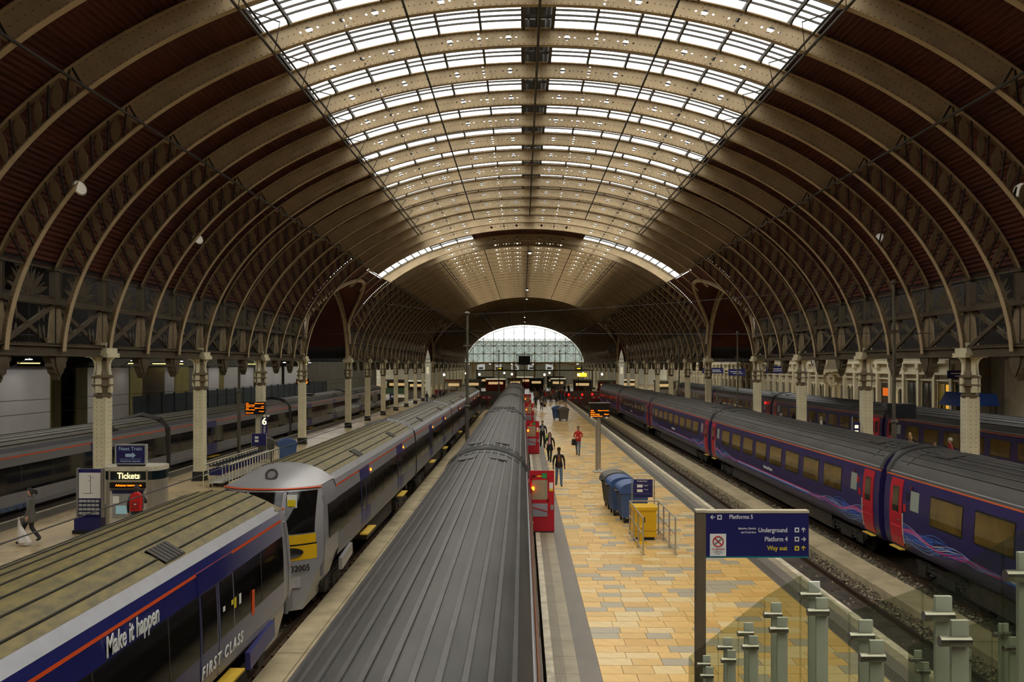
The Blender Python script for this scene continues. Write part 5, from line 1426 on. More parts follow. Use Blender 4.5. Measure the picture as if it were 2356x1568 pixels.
# ---- luggage trolleys
tp = thing('luggage_trolley', 'x', 'trolley', (0,0,0), 0, 'nested luggage trolleys')
TS_ = mat('trolley_steel', (206,204,194), .35, .1, var=.05)
fr2 = MB(); 
for s in (-.30,.30): fr2.tube([(s,.0,.95),(s,.06,1.02),(s,.12,.95),(s,.20,.25),(s*.8,.95,.20)], .016, 6)
fr2.tube([(-.30,.0,.95),(.30,.0,.95)], .02, 6); fr2.tube([(-.30,.2,.30),(.30,.2,.30)], .016, 6)
fr2.build('frame', TS_, tp); hd = MB(); hd.tube([(-.24,-.02,.99),(.24,-.02,.99)], .03, 8); hd.build('handle', BLACK, tp)
bx(tp, 'advert_plate', NAVY, -.27,.27,.10,.13,.55,.82); bx(tp, 'platform', TS_, -.26,.26,.2,.95,.19,.22)
wh = MB()
for s in (-.26,.26):
    for y in (.25,.9): k2 = MB(); k2.lathe([(0,-.02),(.08,-.02),(.08,.02),(0,.02)], 10); wh.add(k2, (s,y,.08), Matrix.Rotation(pi/2,3,'Y'))
wh.build('wheels', BLACK, tp)
for k in range(17):
    lab = f'steel luggage trolley nested in the railed row, {ORD[k]} from the open end'
    if k == 0: tp.location = (-13.55, 36.9, 0); tp['label'] = lab
    else: dup(tp, (-13.55, 36.9+k*.42, 0), 0, lab, 'nested luggage trolleys')
tr_ = thing('trolley_railing', 'cream picket railing along the nested luggage trolleys', 'railing', (-13.0, 37.2, 0))
for z in (1.0,.2): MB().tube([(0,0,z),(0,7.6,z)], .025, 8).build('rail', CREAM, tr_)
for k in range(20): MB().tube([(0,k*.4,.0 if k % 5 == 0 else .2),(0,k*.4,1.0)], .014, 6).build('picket', CREAM, tr_)
tr2 = thing('trolley_railing', 'cream rail on the column side of the luggage trolleys', 'railing', (-14.15, 37.2, 0))
for z in (1.0,.5): MB().tube([(0,0,z),(0,7.6,z)], .025, 8).build('rail', CREAM, tr2)
for k in range(5): MB().tube([(0,k*1.9,0),(0,k*1.9,1.0)], .02, 6).build('picket', CREAM, tr2)
t2 = thing('trolley_sign', 'navy trolley board at the far end of the trolley row', 'sign', (-14.1, 44.9, 0))
bx(t2, 'board', NAVY, -.38,.38,-.02,.02,1.1,1.75)
for x in (-.4,.4): MB().tube([(x,0,0),(x,0,1.8)], .018, 8).build('post', STEELP, t2)
for z in (1.30,1.48): bx(t2, 'picture_patch', WHITE, -.22,-.02,-.025,-.02,z,z+.12)
t3 = thing('trolley_sign', 'distant small navy sign beside a trolley rail on the ticket platform', 'sign', (at(917,932,0)[0]-.6, 112, 0))
bx(t3, 'board', NAVY, -.4,.4,-.02,.02,.9,1.6); bx(t3, 'picture_patch', WHITE, -.2,.1,-.025,-.02,1.1,1.4)
for x in (-.4,.4): MB().tube([(x,0,0),(x,0,1.6)], .02, 6).build('post', STEELP, t3)

# ---- overhead poles and wires
GPOLE = mat('pole_grey', (104,98,84), .5, .3, var=.15)
def pole(label, x, y, z0, zt, r):
    t = thing('overhead_pole', label, 'pole', (x,y,z0), 0, 'tall slim overhead poles')
    h = zt-z0
    MB().tube([(0,0,0),(0,0,h*.35),(0,0,h*.36),(0,0,h)], [r*1.3,r*1.3,r,r*.8], 10).build('shaft', GPOLE, t)
    MB().lathe([(r*1.2,0),(r*2.2,.03),(r*2.2,.10),(r*1.2,.14)], 10, (0,0,h*.36)).build('collar', GPOLE, t); MB().lathe([(r*.8,0),(r*2,.05),(r*2,.12),(r*.6,.2)], 10, (0,0,h)).build('insulator', GPOLE, t)
    MB().box(-r*2.5,r*2.5,-r,r,h*.78,h*.79).build('bracket', GPOLE, t)
    return t
pole('slim overhead pole on the far edge of the ticket platform', -17.0, 50.3, 0, 10.55, .08)
pole('thick overhead pole between the silver train and the grey roofs', -3.75, 57.0, -.95, 8.85, .105)
pole('slim overhead pole rising behind the dark blue train', 14.75, 33.3, 0, 8.6, .07)
pole('short slim pole far behind the dark blue train roofs', 14.75, 79, 0, 7.2, .07)
pole('thin pole between the second and third far columns by the facade', 15.0, 58.5, 0, 7.6, .06)
pole('thin pole rising past the middle train roofs near the concourse', -3.4, 121, 0, 7.4, .08)
pole('thin pole at the empty track before the buffers', 5.9, 133, 0, 7.6, .08)
def wire(nm, label, pts, r=.012):
    o = MB().tube(pts, r, 5).build(nm, BLACK); return tag(o, label, 'wire', 'overhead wires')
def sag(a, b, d, n=10): return [(a[0]+(b[0]-a[0])*k/n, a[1]+(b[1]-a[1])*k/n, a[2]+(b[2]-a[2])*k/n - d*4*(k/n)*(1-k/n)) for k in range(n+1)]
wire('overhead_wire', 'wire from the ticket platform pole top to the thick middle pole', sag((-17,50.3,10.5),(-3.75,57,8.9),.15))
wire('overhead_wire', 'wire from the thick middle pole to the pole behind the blue train', sag((-3.75,57,8.9),(14.75,33.3,8.65),.2))
wire('overhead_wire', 'lower cross wire over the ticket platform', sag((-37.5,46,7.2),(-17,50.3,7.3),.1))
wire('overhead_wire', 'lower cross wire between the ticket platform pole and the middle pole', sag((-17,50.3,7.3),(-3.75,57,7.75),.1))
wire('overhead_wire', 'lower cross wire from the middle pole over the blue train', sag((-3.75,57,7.75),(14.75,33.3,6.68),.12))
wire('overhead_wire', 'lower cross wire from the blue train pole to the facade side', sag((14.75,33.3,6.68),(37,30,6.9),.15))
wire('contact_wire', 'contact wire above the silver express train', [(-6.37,1.0,3.22),(-6.37,130,3.25)], .011)
wire('contact_wire', 'contact wire above the grey express train', [(-19.4,15,3.5),(-19.4,125,3.5)], .011)
wire('contact_wire', 'upper carrying wire above the grey express train', sag((-19.4,15,4.2),(-19.4,125,4.2),.3), .011)

# ---- lamps
DISH = mat('lamp_dish', (225,222,212), .4, var=0)
for (x,y,z,lab) in ((-12.75,24.15,10.50,'round white floodlight dish high among the ribs over the ticket platform'),(-13.0,33.6,10.45,'small dish lamp second along the ribs over the ticket platform'),(14.35,24.2,10.45,'round white floodlight dish high above the dark blue train, cut by the frame'),(14.2,33.4,10.45,'small dish lamp second along the ribs over the dark blue train')):
    t = thing('flood_lamp', lab, 'lamp', (x,y,z), 0, 'dish floodlights on the ribs')
    o = MB().lathe([(.03,.16),(.12,.13),(.20,.05),(.235,0),(.22,0),(.19,.04),(.1,.11),(.0,.12)], 20, caps=False).build('dish', DISH, t, smooth=True); 
    o2 = MB().lathe([(.0,.03),(.20,.03)], 20, caps=False).build('lens', emat('dish_glow', (255,250,235), .35), t)
    s = -1 if x < 0 else 1
    for q in (o, o2): q.rotation_euler = (radians(-55), radians(-25*s), 0)
    MB().tube([(0,.1,.1),(s*.6,.25,.35)], .025, 6).build('arm', IRON, t)
GL = emat('ridge_lamp_glow', (255,250,225), 6)
for i, (pxx, pyy, Y) in enumerate(((1219,581,76),(1213,666,112),(1212,687,132),(1207,729,175),(1207,740,195))):
    X = (pxx-1202)*Y/1930; Z = 5.4+(840-pyy)*Y/1930
    t = thing('ridge_lamp', f'small glowing lamp hanging under the ridge, {ORD[i]} from the footbridge', 'lamp', (X,Y,Z), 0, 'ridge lamps')
    MB().lathe([(.05,.25),(.12,.15),(.22,.02),(.22,0)], 12, caps=True).build('shade', IRON, t); MB().lathe([(.17,-.02),(.1,-.10),(0,-.12)], 12).build('bulb', GL, t); MB().tube([(0,0,.2),(0,0,max(.5, 15.7-Z))], .015, 5).build('rod', IRON, t)
for i, (pxx, pyy, Y) in enumerate(((1087,712,150),(1327,710,150))):
    X = (pxx-1202)*Y/1930; Z = 5.4+(840-pyy)*Y/1930
    t = thing('strip_light', f'bright slanted strip light under the far vault, {"beside the middle pole" if i == 0 else "opposite the middle pole"}', 'lamp', (X,Y,Z))
    sl_ = 1 if i == 0 else -1
    MB().bar((-.7,0,-.3*sl_),(.7,0,.3*sl_),.12,.08).build('tube', GL, t); MB().bar((-.7,0,.08-.3*sl_),(.7,0,.08+.3*sl_),.16,.05).build('batten', IRON, t)

# ---- buffer stops
BW = mat('buffer_white', (210,205,190), .5)
def buffer(label, x, y, lamps=True):
    t = thing('buffer_stop', label, 'buffer stop', (x,y,-1.1), 0, 'buffer stops')
    bx(t, 'beam', RED, -1.3,1.3,-.15,.15,1.0,1.45)
    for k in range(-1, 2): bx(t, 'white_stripe', BW, k*.9-.2,k*.9+.2,-.16,.16,1.12,1.32)
    for s in (-.72,.72):
        bx(t, 'upright', RED, s-.09,s+.09,-.1,.1,.18,1.45); MB().bar((s,1.5,.2),(s,.1,1.2),.12,.12).build('stay', RED, t)
        MB().lathe([(.08,-.4),(.08,-.08),(.2,-.05),(.2,0)], 12).build('buffer_head', IRON, t, (s,-.1,1.2)).rotation_euler = (-pi/2 + pi,0,0)
    if lamps:
        for s in (-1.1, 1.1):
            l = MB().lathe([(.0,-.16),(.14,-.14),(.14,.14),(0,.16)], 12).build('stop_lamp', LAMPR, t, (s,0,1.75)); bx(t, 'lamp_post', IRON, s-.03,s+.03,-.03,.03,1.45,1.62)
    return t
buffer('red and white buffer stop with red lamps ending the empty track', 8.6, 136)
buffer('buffer stop with red lamps behind the dark blue train', 12.6, 138)
buffer('buffer stop ending the middle train track', -1.1, 138, False)
buffer('buffer stop ending the silver express track', -6.37, 138, False)
buffer('buffer stop with red lamps ending the facade-side track', 24.4, 137)
wl_ = MB().box(2.0, 16.0, 139.5, 140.0, -1.1, 1.1).build('concourse_parapet', mat('parapet_grey', (110,106,94), .7, var=.2)); tag(wl_, 'dark grey parapet behind the red and white buffer stop', 'parapet')
wl2 = MB().box(-8.5, .3, 139.5, 140.0, -1.1, 1.1).build('concourse_parapet', MATS['parapet_grey']); tag(wl2, 'dark grey parapet behind the silver and middle trains', 'parapet')
# ---------------------------------------------------------------- concourse at the far end
SCRB = mat('hanging_screen_dark', (30,34,42), .3, var=.1)
hs_ = thing('hanging_screen', 'big dark hanging departure screen in a steel frame before the fan window', 'screen', (.35, 150, 4.7))
bx(hs_, 'screen', SCRB, -1.05,1.05,-.15,.15,.8,2.4)
for s in (-1,1): MB().bar((s*1.1,0,.5),(s*1.4,0,2.6),.08,.1).build('frame_leg', IRON, hs_); 
bx(hs_, 'frame_bar', IRON, -1.45,1.45,-.06,.06,2.5,2.62); MB().tube([(0,0,2.55),(0,0,9)], .05, 6).build('hanger', IRON, hs_); bx(hs_, 'screen_support', IRON, -.06,.06,-.06,.06,-4.7,.8)
gn = thing('sign_gantry', 'long dark sign gantry across the concourse under the fan window', 'gantry', (2.5, 190, 0))
bx(gn, 'beam', IRON, -13,13.5,-.15,.15,4.15,4.4)
for x in (-12.8,-4,4.5,13.3): bx(gn, 'leg', IRON, x-.12,x+.12,-.12,.12,0,4.15)
for i, (pxx, w) in enumerate(((1150,1.4),(1332,1.4))):
    s = thing('hanging_clock_sign', f'small lit amber sign on the gantry {"over the middle train" if i == 0 else "over the empty track"}', 'sign', ((pxx-1202)*189/1930, 189, 4.4))
    bx(s, 'housing', BLACK, -.75,.75,-.12,.12,0,.6); text('led_text', '14:54', .4, emat('led_yellow', (255,220,60), 4), s, (-.55,-.13,.15))
for i, pxx in enumerate((1107,1145,1185,1223,1264)):
    p = thing('poster', f'white poster on the concourse wall, {ORD[i]} counting from the middle pole', 'poster', ((pxx-1202)*246/1930, 245.98, 4.0), 0, 'white concourse posters')
    bx(p, 'sheet', emat('poster_added_glow', (225,230,228), .55), -1.1,1.1,-.06,0,0,1.75); bx(p, 'picture', mat('poster_ink', (90,96,100), .6, var=.4, scale=2), -.7,.6,-.07,-.06,.3,.85); bx(p, 'frame', ALU, -1.15,1.15,-.03,.02,-.06,1.81)  # sheet is no lamp; glow added to its material to brighten it
ysg = thing('lit_shop_sign', 'glowing yellow shop sign above the stalls beyond the empty track', 'sign', ((1339-1202)*170/1930, 170, 3.1))
bx(ysg, 'face', emat('yellow_sign', (255,196,50), 3.2), -.95,.95,-.1,0,0,.75); bx(ysg, 'frame', IRON, -1.0,1.0,-.05,.06,-.06,.8); bx(ysg, 'hanger', IRON, -.05,.05,-.02,.04,.8,12.6)
KC = [mat('stall_cream', (210,204,184), .6), mat('stall_dark', (70,62,56), .6), mat('stall_red', (150,50,42), .5), mat('stall_grey', (160,160,150), .5), mat('stall_green', (86,112,90), .5)]
rk = random.Random(9)
kd = ['cream', 'dark', 'red', 'grey', 'green']
stl = [(-19,152,4,1),(-13,158,3,0),(-9.5,162,3,3),(-5.5,172,4,2),(-1.5,176,3,0),(3.0,180,3,1),(7.5,176,3.2,3),(11.5,160,3.5,1),(15.5,152,3.5,2),(20,160,4,4),(-24,160,4,4),(26,152,4,3),(0.5,200,4,2),(8,205,4,4),(-9,205,4,1)]
for i, (x,y,w,c) in enumerate(stl):
    t = thing('market_stall', f'small {kd[c]} concourse stall with lit counter, {ORD[i]} in the crowd beyond the buffers', 'stall', (x,y,0), 0, 'concourse stalls')
    bx(t, 'counter', KC[c], -w/2,w/2,-.9,-.7,0,1.05); bx(t, 'back_wall', KC[c], -w/2,w/2,.8,.9,0,2.5); bx(t, 'canopy', KC[(c+3)%5], -w/2-.15,w/2+.15,-1.0,1.0,2.45,2.75)
    for s in (-1,1): bx(t, 'canopy_post', IRON, s*w/2-.05,s*w/2+.05,-.9,-.8,1.05,2.45)
    bx(t, 'lit_shelf', emat('stall_glow', (255,214,150), .8), -w/2+.5,w/2-.5,.74,.8,1.5,2.0); bx(t, 'fascia', emat('stall_fascia', (235,225,190), .9) if i % 3 == 0 else KC[(c+2)%5], -w/2,w/2,-1.04,-1.0,2.5,2.72)
for i, (x,y) in enumerate(((-18,141.8),(-14,143.5),(-11,142.5),(18,142.3),(21,143),(28,142))):
    t = thing('ticket_gate', f'low steel barrier unit at the platform head, {ORD[i]} of six', 'barrier', (x,y,0), 0, 'platform barriers')
    bx(t, 'cabinet', KST, -1.3,1.3,-.2,.2,0,1.15); bx(t, 'top', IRON, -1.35,1.35,-.25,.25,1.15,1.22); bx(t, 'red_strip', RED, -1.2,1.2,-.21,-.2,1.02,1.10)
# bright street opening beyond the ticket platform aisle
st_ = MB().box(-37.4, -37.2, 112, 126, .5, 5.2).build('window_2', glass('street_glass', (225,235,240), .9, .1)); tag(st_, 'bright glazed street opening beyond the grey express', None, None, 'structure')
for y in (112,115.5,119,122.5,126): MB().box(-37.45,-37.15,y-.12,y+.12,.4,5.3).build('mullion', IRON, st_)
# ---------------------------------------------------------------- facade-side fittings
ck = thing('station_clock', 'large round white clock on scrolled brackets before the facade', 'clock', (34.9, 98, 0))
CLK = mat('clock_white', (228,222,204), .5, var=0)
for ang in (radians(-18), radians(-78)):
    d = MB(); d.lathe([(1.15,-.12),(1.15,.10),(1.02,.10),(1.02,.06),(0,.06)], 32); o = d.build('clock_face', CLK, ck, (.0,0,6.0)); o.rotation_euler = (pi/2,0,ang)
    rm = MB(); rm.tube([(1.1*cos(a),1.1*sin(a),.1) for a in arange(0,2*pi,32)], .06, 6); rm.build('clock_rim', BLACK, o)
    for k in range(12): a = k*pi/6; MB().bar((.72*cos(a),.72*sin(a),.08),(.95*cos(a),.95*sin(a),.08),.06,.03).build('hour_mark', BLACK, o)
    MB().bar((0,0,.1),(.0,.8,.1),.05,.03).build('hand', BLACK, o); MB().bar((0,0,.1),(.5,.2,.1),.07,.03).build('hand', BLACK, o)
bx(ck, 'clock_cornice', FAC, -1.4,2.3,-1.2,1.2,4.7,4.95); bx(ck, 'clock_body', FAC2, -.9,2.3,-.8,.8,4.95,7.0)
for y in (-.7,.7): MB().tube([(1.2+.75*cos(a)*(1-k/40), y, 3.7+.85*sin(a)*(1-k/40)) for k, a in enumerate(arange(.5, 5.6, 16))], .16, 8).build('scroll_bracket', FAC, ck)
for i, (pxx, pyy, Y, w, h) in enumerate(((1787,850,88,2.2,.75),(2205,861,62,1.6,.6),(1640,852,120,3,.8),(1695,856,100,2,.8))):
    X = (pxx-1202)*Y/1930; z = 5.4-(pyy-840)*Y/1930
    s = thing('hanging_sign', f'navy hanging platform sign before the facade, {ORD[i]} of four', 'sign', (X,Y,z), 0, 'facade hanging signs')
    bx(s, 'panel', NAVY, -w/2,w/2,-.08,.08,-h/2,h/2); bx(s, 'white_line', WHITE, -w/2+.2,w/2-.5,-.09,-.08,.05,.12); bx(s, 'white_line', WHITE, -w/2+.5,w/2-.3,-.09,-.08,-.15,-.09)
    for q in (-.4,.4): bx(s, 'hanger', IRON, q*w-.03,q*w+.03,-.03,.03,h/2,h/2+6.0)
mb_ = thing('train_monitor', 'black boxed platform monitor hung beside a column by the facade', 'monitor', (at(2040,955,3.2)[0]*0+17.9, 39.6, 2.9))
bx(mb_, 'case', BLACK, -.55,.55,-.3,.3,0,.7); bx(mb_, 'glass', SCRB, -.5,.5,-.31,-.3,.06,.64); bx(mb_, 'arm', IRON, -1.5,-.55,-.05,.05,.3,.4)
tpn = thing('blue_tarpaulin', 'blue covered kiosk roof behind the facade-side train', 'tarpaulin', (33.5, 63, 0))
MB().prism([(-1.6,2.4),(1.6,2.4),(1.3,3.3),(-1.0,3.4)], -1.4, 1.4, 'y').build('cover', mat('tarp_blue', (30,70,150), .6, var=.1), tpn)
for x in (-1.4,1.4):
    for y in (-1.2,1.2): bx(tpn, 'leg', IRON, x-.05,x+.05,y-.05,y+.05,0,2.4)
s3 = thing('platform_number_sign', 'tall navy platform sign with three glowing spots beside a facade-side column', 'sign', (15.55, 39.1, 0))
bx(s3, 'panel', NAVY, -.16,.16,-.06,.06,.8,2.75); bx(s3, 'post', ALU, -.20,-.16,-.05,.05,0,3.0)
for z in (2.05,2.3,2.55): bx(s3, 'glow', MATS['sign_glow'], -.08,.08,-.075,-.06,z-.07,z+.07)

for i, (x, y) in enumerate(((-14,150),(-8,156),(-2,160),(4,152),(10,150),(15,158),(-4,185),(6,186),(-12,178),(13,180))):
    t = thing('globe_lamp', f'glowing globe lamp on a slim post among the concourse stalls, {ORD[i]} of ten', 'lamp', (x,y,0), 0, 'concourse globe lamps')
    MB().tube([(0,0,0),(0,0,3.5)], .05, 8).build('post', IRON, t); MB().lathe([(.05,3.5),(.16,3.58),(.2,3.72),(.16,3.86),(.05,3.93)], 12).build('globe', emat('globe_glow', (255,240,205), 9), t, smooth=True); MB().lathe([(.18,0),(.18,.06),(.08,.12)], 10).build('foot', IRON, t)
# ================================================================ PEOPLE
SK = {'light': mat('skin_light', (206,158,128), .55, var=.04), 'dark': mat('skin_dark', (84,54,38), .5, var=.04), 'tan': mat('skin_tan', (176,126,96), .55, var=.04)}
def cloth(n, c): return mat('cloth_' + n, c, .85, var=.12, scale=9)
CLO = {'black': cloth('black', (26,25,27)), 'leather': mat('cloth_leather', (34,27,24), .45, var=.15), 'jeans': cloth('jeans', (92,112,138)), 'red': cloth('red', (188,44,34)), 'grey': cloth('grey', (92,90,84)),
       'charcoal': cloth('charcoal', (52,52,52)), 'brown': cloth('brown', (128,78,54)), 'white': cloth('white', (212,206,194)), 'navy': cloth('navy', (36,42,70)), 'tan': cloth('tan', (136,112,74)), 'green': cloth('green', (60,80,60)), 'coral': cloth('coral', (170,58,62)), 'blue': cloth('blue', (46,92,170)), 'lime': cloth('lime', (150,196,40)), 'pink': cloth('pink', (206,150,158))}
HAIR = {'dark': mat('hair_dark', (34,26,20), .6, var=.15, scale=20), 'brown': mat('hair_brown', (78,50,32), .6, var=.15, scale=20), 'grey': mat('hair_grey', (190,184,172), .6, var=.1), 'blond': mat('hair_blond', (178,140,86), .6, var=.1), 'shaved': mat('hair_shaved', (48,32,24), .7, var=0)}
POSE = {
 'stand': dict(eL=(.26,.03,1.15), wL=(.27,-.03,.90), eR=(-.26,.03,1.15), wR=(-.27,-.03,.90), kL=(.10,-.02,.50), aL=(.10,.02,.09), kR=(-.10,-.01,.50), aR=(-.11,.03,.09)),
 'walk': dict(eL=(.27,.10,1.17), wL=(.28,.06,.92), eR=(-.27,-.06,1.16), wR=(-.27,-.22,.95), kL=(.10,-.17,.52), aL=(.09,-.26,.10), kR=(-.09,-.02,.50), aR=(-.09,.27,.15)),
 'amble': dict(eL=(.255,.05,1.15), wL=(.26,-.03,.90), eR=(-.255,.04,1.15), wR=(-.26,-.06,.90), kL=(.10,-.10,.51), aL=(.10,-.12,.09), kR=(-.10,-.02,.50), aR=(-.11,.14,.11)),
 'clasp': dict(eL=(.27,.03,1.16), wL=(.07,-.21,1.10), eR=(-.27,.03,1.16), wR=(-.09,-.21,1.12), kL=(.10,-.08,.51), aL=(.10,-.10,.09), kR=(-.10,-.02,.50), aR=(-.10,.12,.10)),
 'carry': dict(eL=(.26,.05,1.14), wL=(.28,.0,.88), eR=(-.26,-.02,1.15), wR=(-.16,-.19,1.06), kL=(.10,-.12,.51), aL=(.09,-.18,.09), kR=(-.09,-.02,.50), aR=(-.10,.20,.12)),
 'reach': dict(eL=(.25,.03,1.15), wL=(.25,-.02,.90), eR=(-.26,-.10,1.20), wR=(-.14,-.30,1.22), kL=(.10,-.02,.50), aL=(.10,.02,.09), kR=(-.10,-.01,.50), aR=(-.11,.03,.09)),
}
PEND = []
def person(label, loc, rz, h, skin, hair, top, legs, shoes='black', pose='stand', style='short', group='people on the platforms', extra=None, face=True):
    t = thing('person', label, 'person', (loc[0], loc[1], loc[2] if len(loc) > 2 else 0), rz, group)
    k = h/1.79; P = dict(POSE[pose])
    J = {'pel':(0,0,.96),'waist':(0,0,1.12),'chest':(0,.0,1.32),'nb':(0,.01,1.47),'neck':(0,0,1.535),'jaw':(0,-.022,1.60),'head':(0,-.004,1.685),'crown':(0,.004,1.755),
         'sL':(.185,.01,1.42),'sR':(-.185,.01,1.42),'hL':(.09,0,.91),'hR':(-.09,0,.91)}
    J.update({'eL':P['eL'],'wL':P['wL'],'eR':P['eR'],'wR':P['wR'],'kL':P['kL'],'aL':P['aL'],'kR':P['kR'],'aR':P['aR']})
    for s in 'LR': a = J['a'+s]; J['t'+s] = (a[0]*1.15, a[1]-.15, max(.035, a[2]-.055))
    R = {'pel':(.155,.115),'waist':(.14,.105),'chest':(.165,.12),'nb':(.08,.07),'neck':(.052,.055),'jaw':(.060,.072),'head':(.074,.09),'crown':(.046,.056),'sL':(.066,.066),'sR':(.066,.066),'hL':(.098,.098),'hR':(.098,.098),
         'eL':(.047,.047),'eR':(.047,.047),'wL':(.033,.033),'wR':(.033,.033),'kL':(.072,.072),'kR':(.072,.072),'aL':(.058,.058),'aR':(.058,.058),'tL':(.036,.036),'tR':(.036,.036)}
    E = [('pel','waist','top'),('waist','chest','top'),('chest','nb','top'),('nb','neck','skin'),('neck','jaw','skin'),('jaw','head','skin'),('head','crown','skin'),
         ('chest','sL','top'),('sL','eL','top'),('eL','wL','top'),('chest','sR','top'),('sR','eR','top'),('eR','wR','top'),
         ('pel','hL','legs'),('hL','kL','legs'),('kL','aL','legs'),('aL','tL','shoes'),('pel','hR','legs'),('hR','kR','legs'),('kR','aR','legs'),('aR','tR','shoes')]
    names = list(J); me = bpy.data.meshes.new('body')
    me.from_pydata([tuple(q*k for q in J[n]) for n in names], [(names.index(a), names.index(b)) for a, b, _ in E], [])
    o = bpy.data.objects.new('body', me); COL.objects.link(o)
    m = o.modifiers.new('skin', 'SKIN'); m.use_smooth_shade = True
    for i, n in enumerate(names):
        sv = me.skin_vertices[0].data[i]; sv.radius = (R[n][0]*k, R[n][1]*k); sv.use_root = (n == 'pel')
    m2 = o.modifiers.new('sub', 'SUBSURF'); m2.levels = 1; m2.render_levels = 1
    PEND.append((o, t, [(Vector(J[a])*k, Vector(J[b])*k, c, (R[a][0]+R[b][0])/2*k) for a, b, c in E], [CLO[top], SK[skin], CLO[legs], CLO[shoes]]))
    # hands
    for s in 'LR':
        e = Vector(J['e'+s]); w = Vector(J['w'+s]); d = (w-e).normalized(); a = d.cross(Vector((0,1,0))); a = a.normalized() if a.length > .1 else Vector((1,0,0)); b = a.cross(d).normalized()
        sg_ = 1 if s == 'L' else -1
        hm = MB(); hm.tube([w-d*.01, w+d*.03, w+d*.08, w+d*.095], [.024,.034,.036,.03], 8)
        for q, l in zip((-.026,-.009,.009,.026), (.062,.075,.078,.066)):
            p0 = w + d*.088 + b*q; hm.tube([p0, p0+d*l*.5+a*.006*sg_, p0+d*l*.85-a*.014*sg_], [.0095,.0085,.0065], 6)
        p0 = w + d*.035 - b*.03; hm.tube([p0, p0-b*.03+d*.025, p0-b*.035+d*.055], [.012,.010,.0075], 6)
        hm.v = [(x*k,y*k,z*k) for x,y,z in hm.v]
        hm.build('hand', SK[skin], t, smooth=True)
    # hair, ears, nose, eyes
    hm = MB(); n = 14; rows = []
    low = {'short': .01, 'shaved': .03, 'long': -.02, 'pony': 0.0, 'hat': .04}[style]
    for i in range(9):
        ph = pi/2*i/8; row = []
        for j in range(n+1):
            th = 2*pi*j/n; y = sin(th); zf = low - (.075 if y > .25 else (-.062 if y < -.3 else -.03))
            r = cos(ph); row.append((.083*r*cos(th)*k, (.102*r*y+.004)*k, (1.665 + zf*(1-i/8)*(1) + .118*sin(ph))*k))
        rows.append(row)
    hm.grid(rows)
    if style == 'long':
        hm.tube([(0,.05*k,1.70*k),(0,.085*k,1.56*k),(0,.09*k,1.42*k)], [.075*k,.085*k,.03*k], 10)
        for q in (-1,1): hm.tube([(q*.07*k,.0,1.70*k),(q*.085*k,-.01*k,1.56*k),(q*.08*k,-.03*k,1.44*k)], [.03*k,.03*k,.015*k], 8)
    if style == 'pony': hm.tube([(0,.09*k,1.72*k),(0,.16*k,1.70*k),(0,.20*k,1.62*k),(0,.19*k,1.56*k)], [.03*k,.04*k,.045*k,.01*k], 8)
    if style == 'hat': hm.lathe([(.13,.0),(.12,.02),(.10,.03),(.098,.09),(.06,.13),(0,.14)], 14, (0,0,1.70*k))
    hm.build('hair' if style != 'hat' else 'hat', HAIR[hair], t, smooth=True, fix=False)
    if face:
        fm = MB(); fm.tube([(0,-.098*k,1.675*k),(0,-.118*k,1.645*k),(0,-.10*k,1.638*k)], [.008*k,.014*k,.008*k], 6); fm.build('nose', SK[skin], t, smooth=True)
        for q in (-1,1):
            MB().lathe([(.010,0),(.009,.006),(0,.008)], 8).build('eye', BLACK, t, (q*.032*k,-.094*k,1.678*k)).rotation_euler = (pi/2,0,0)
            MB().lathe([(.0,-.022),(.018,-.012),(.020,.01),(.0,.024)], 8, sx=.4).build('ear', SK[skin], t, (q*.078*k,.008*k,1.66*k), smooth=True)
        MB().box(-.02*k,.02*k,-.096*k,-.088*k,1.606*k,1.612*k).build('mouth', mat('lip', (140,80,72), .5, var=0), t)
    for ex in (extra or ()):
        if ex[0] == 'shirt':
            rows = [[(w*q*k, (-(.112 if z < 1.36 else .10)-.012+.05*abs(q)**2*.7)*k, z*k) for q in arange(-1,1,4)] for z, w in ((.98,.085),(1.1,.075),(1.25,.07),(1.38,.06),(1.46,.035))]
            MB().grid(rows).build('shirt_front', CLO[ex[1]], t, fix=False, smooth=True)
        if ex[0] == 'skirt':
            MB().lathe([(.15*k,1.08*k),(.18*k,.95*k),(.215*k,.72*k),(.21*k,.70*k)], 16, sy=.8, caps=False).build('coat_skirt', CLO[ex[1]], t, smooth=True)
        if ex[0] == 'coat':
            MB().lathe([(.155*k,1.15*k),(.19*k,.95*k),(.25*k,.58*k),(.24*k,.56*k)], 16, sy=.85, caps=False).build('coat_skirt', CLO[ex[1]], t, smooth=True)
        if ex[0] == 'jacket': MB().lathe([(.11*k,1.30*k),(.150*k,1.16*k),(.175*k,1.0*k),(.182*k,.90*k),(.172*k,.88*k)], 16, sy=.78, caps=False).build('jacket_hem', CLO[ex[1]], t, smooth=True)
        if ex[0] == 'scarf': MB().tube([(.06*k,-.03*k,1.50*k),(0,-.085*k,1.49*k),(-.06*k,-.03*k,1.50*k),(0,.06*k,1.51*k),(.06*k,-.03*k,1.50*k)], .03*k, 8).build('scarf', CLO[ex[1]], t, smooth=True)
        if ex[0] == 'tie': MB().box(-.02*k,.02*k,-.145*k,-.13*k,1.15*k,1.44*k).build('tie', CLO[ex[1]], t)
    return t
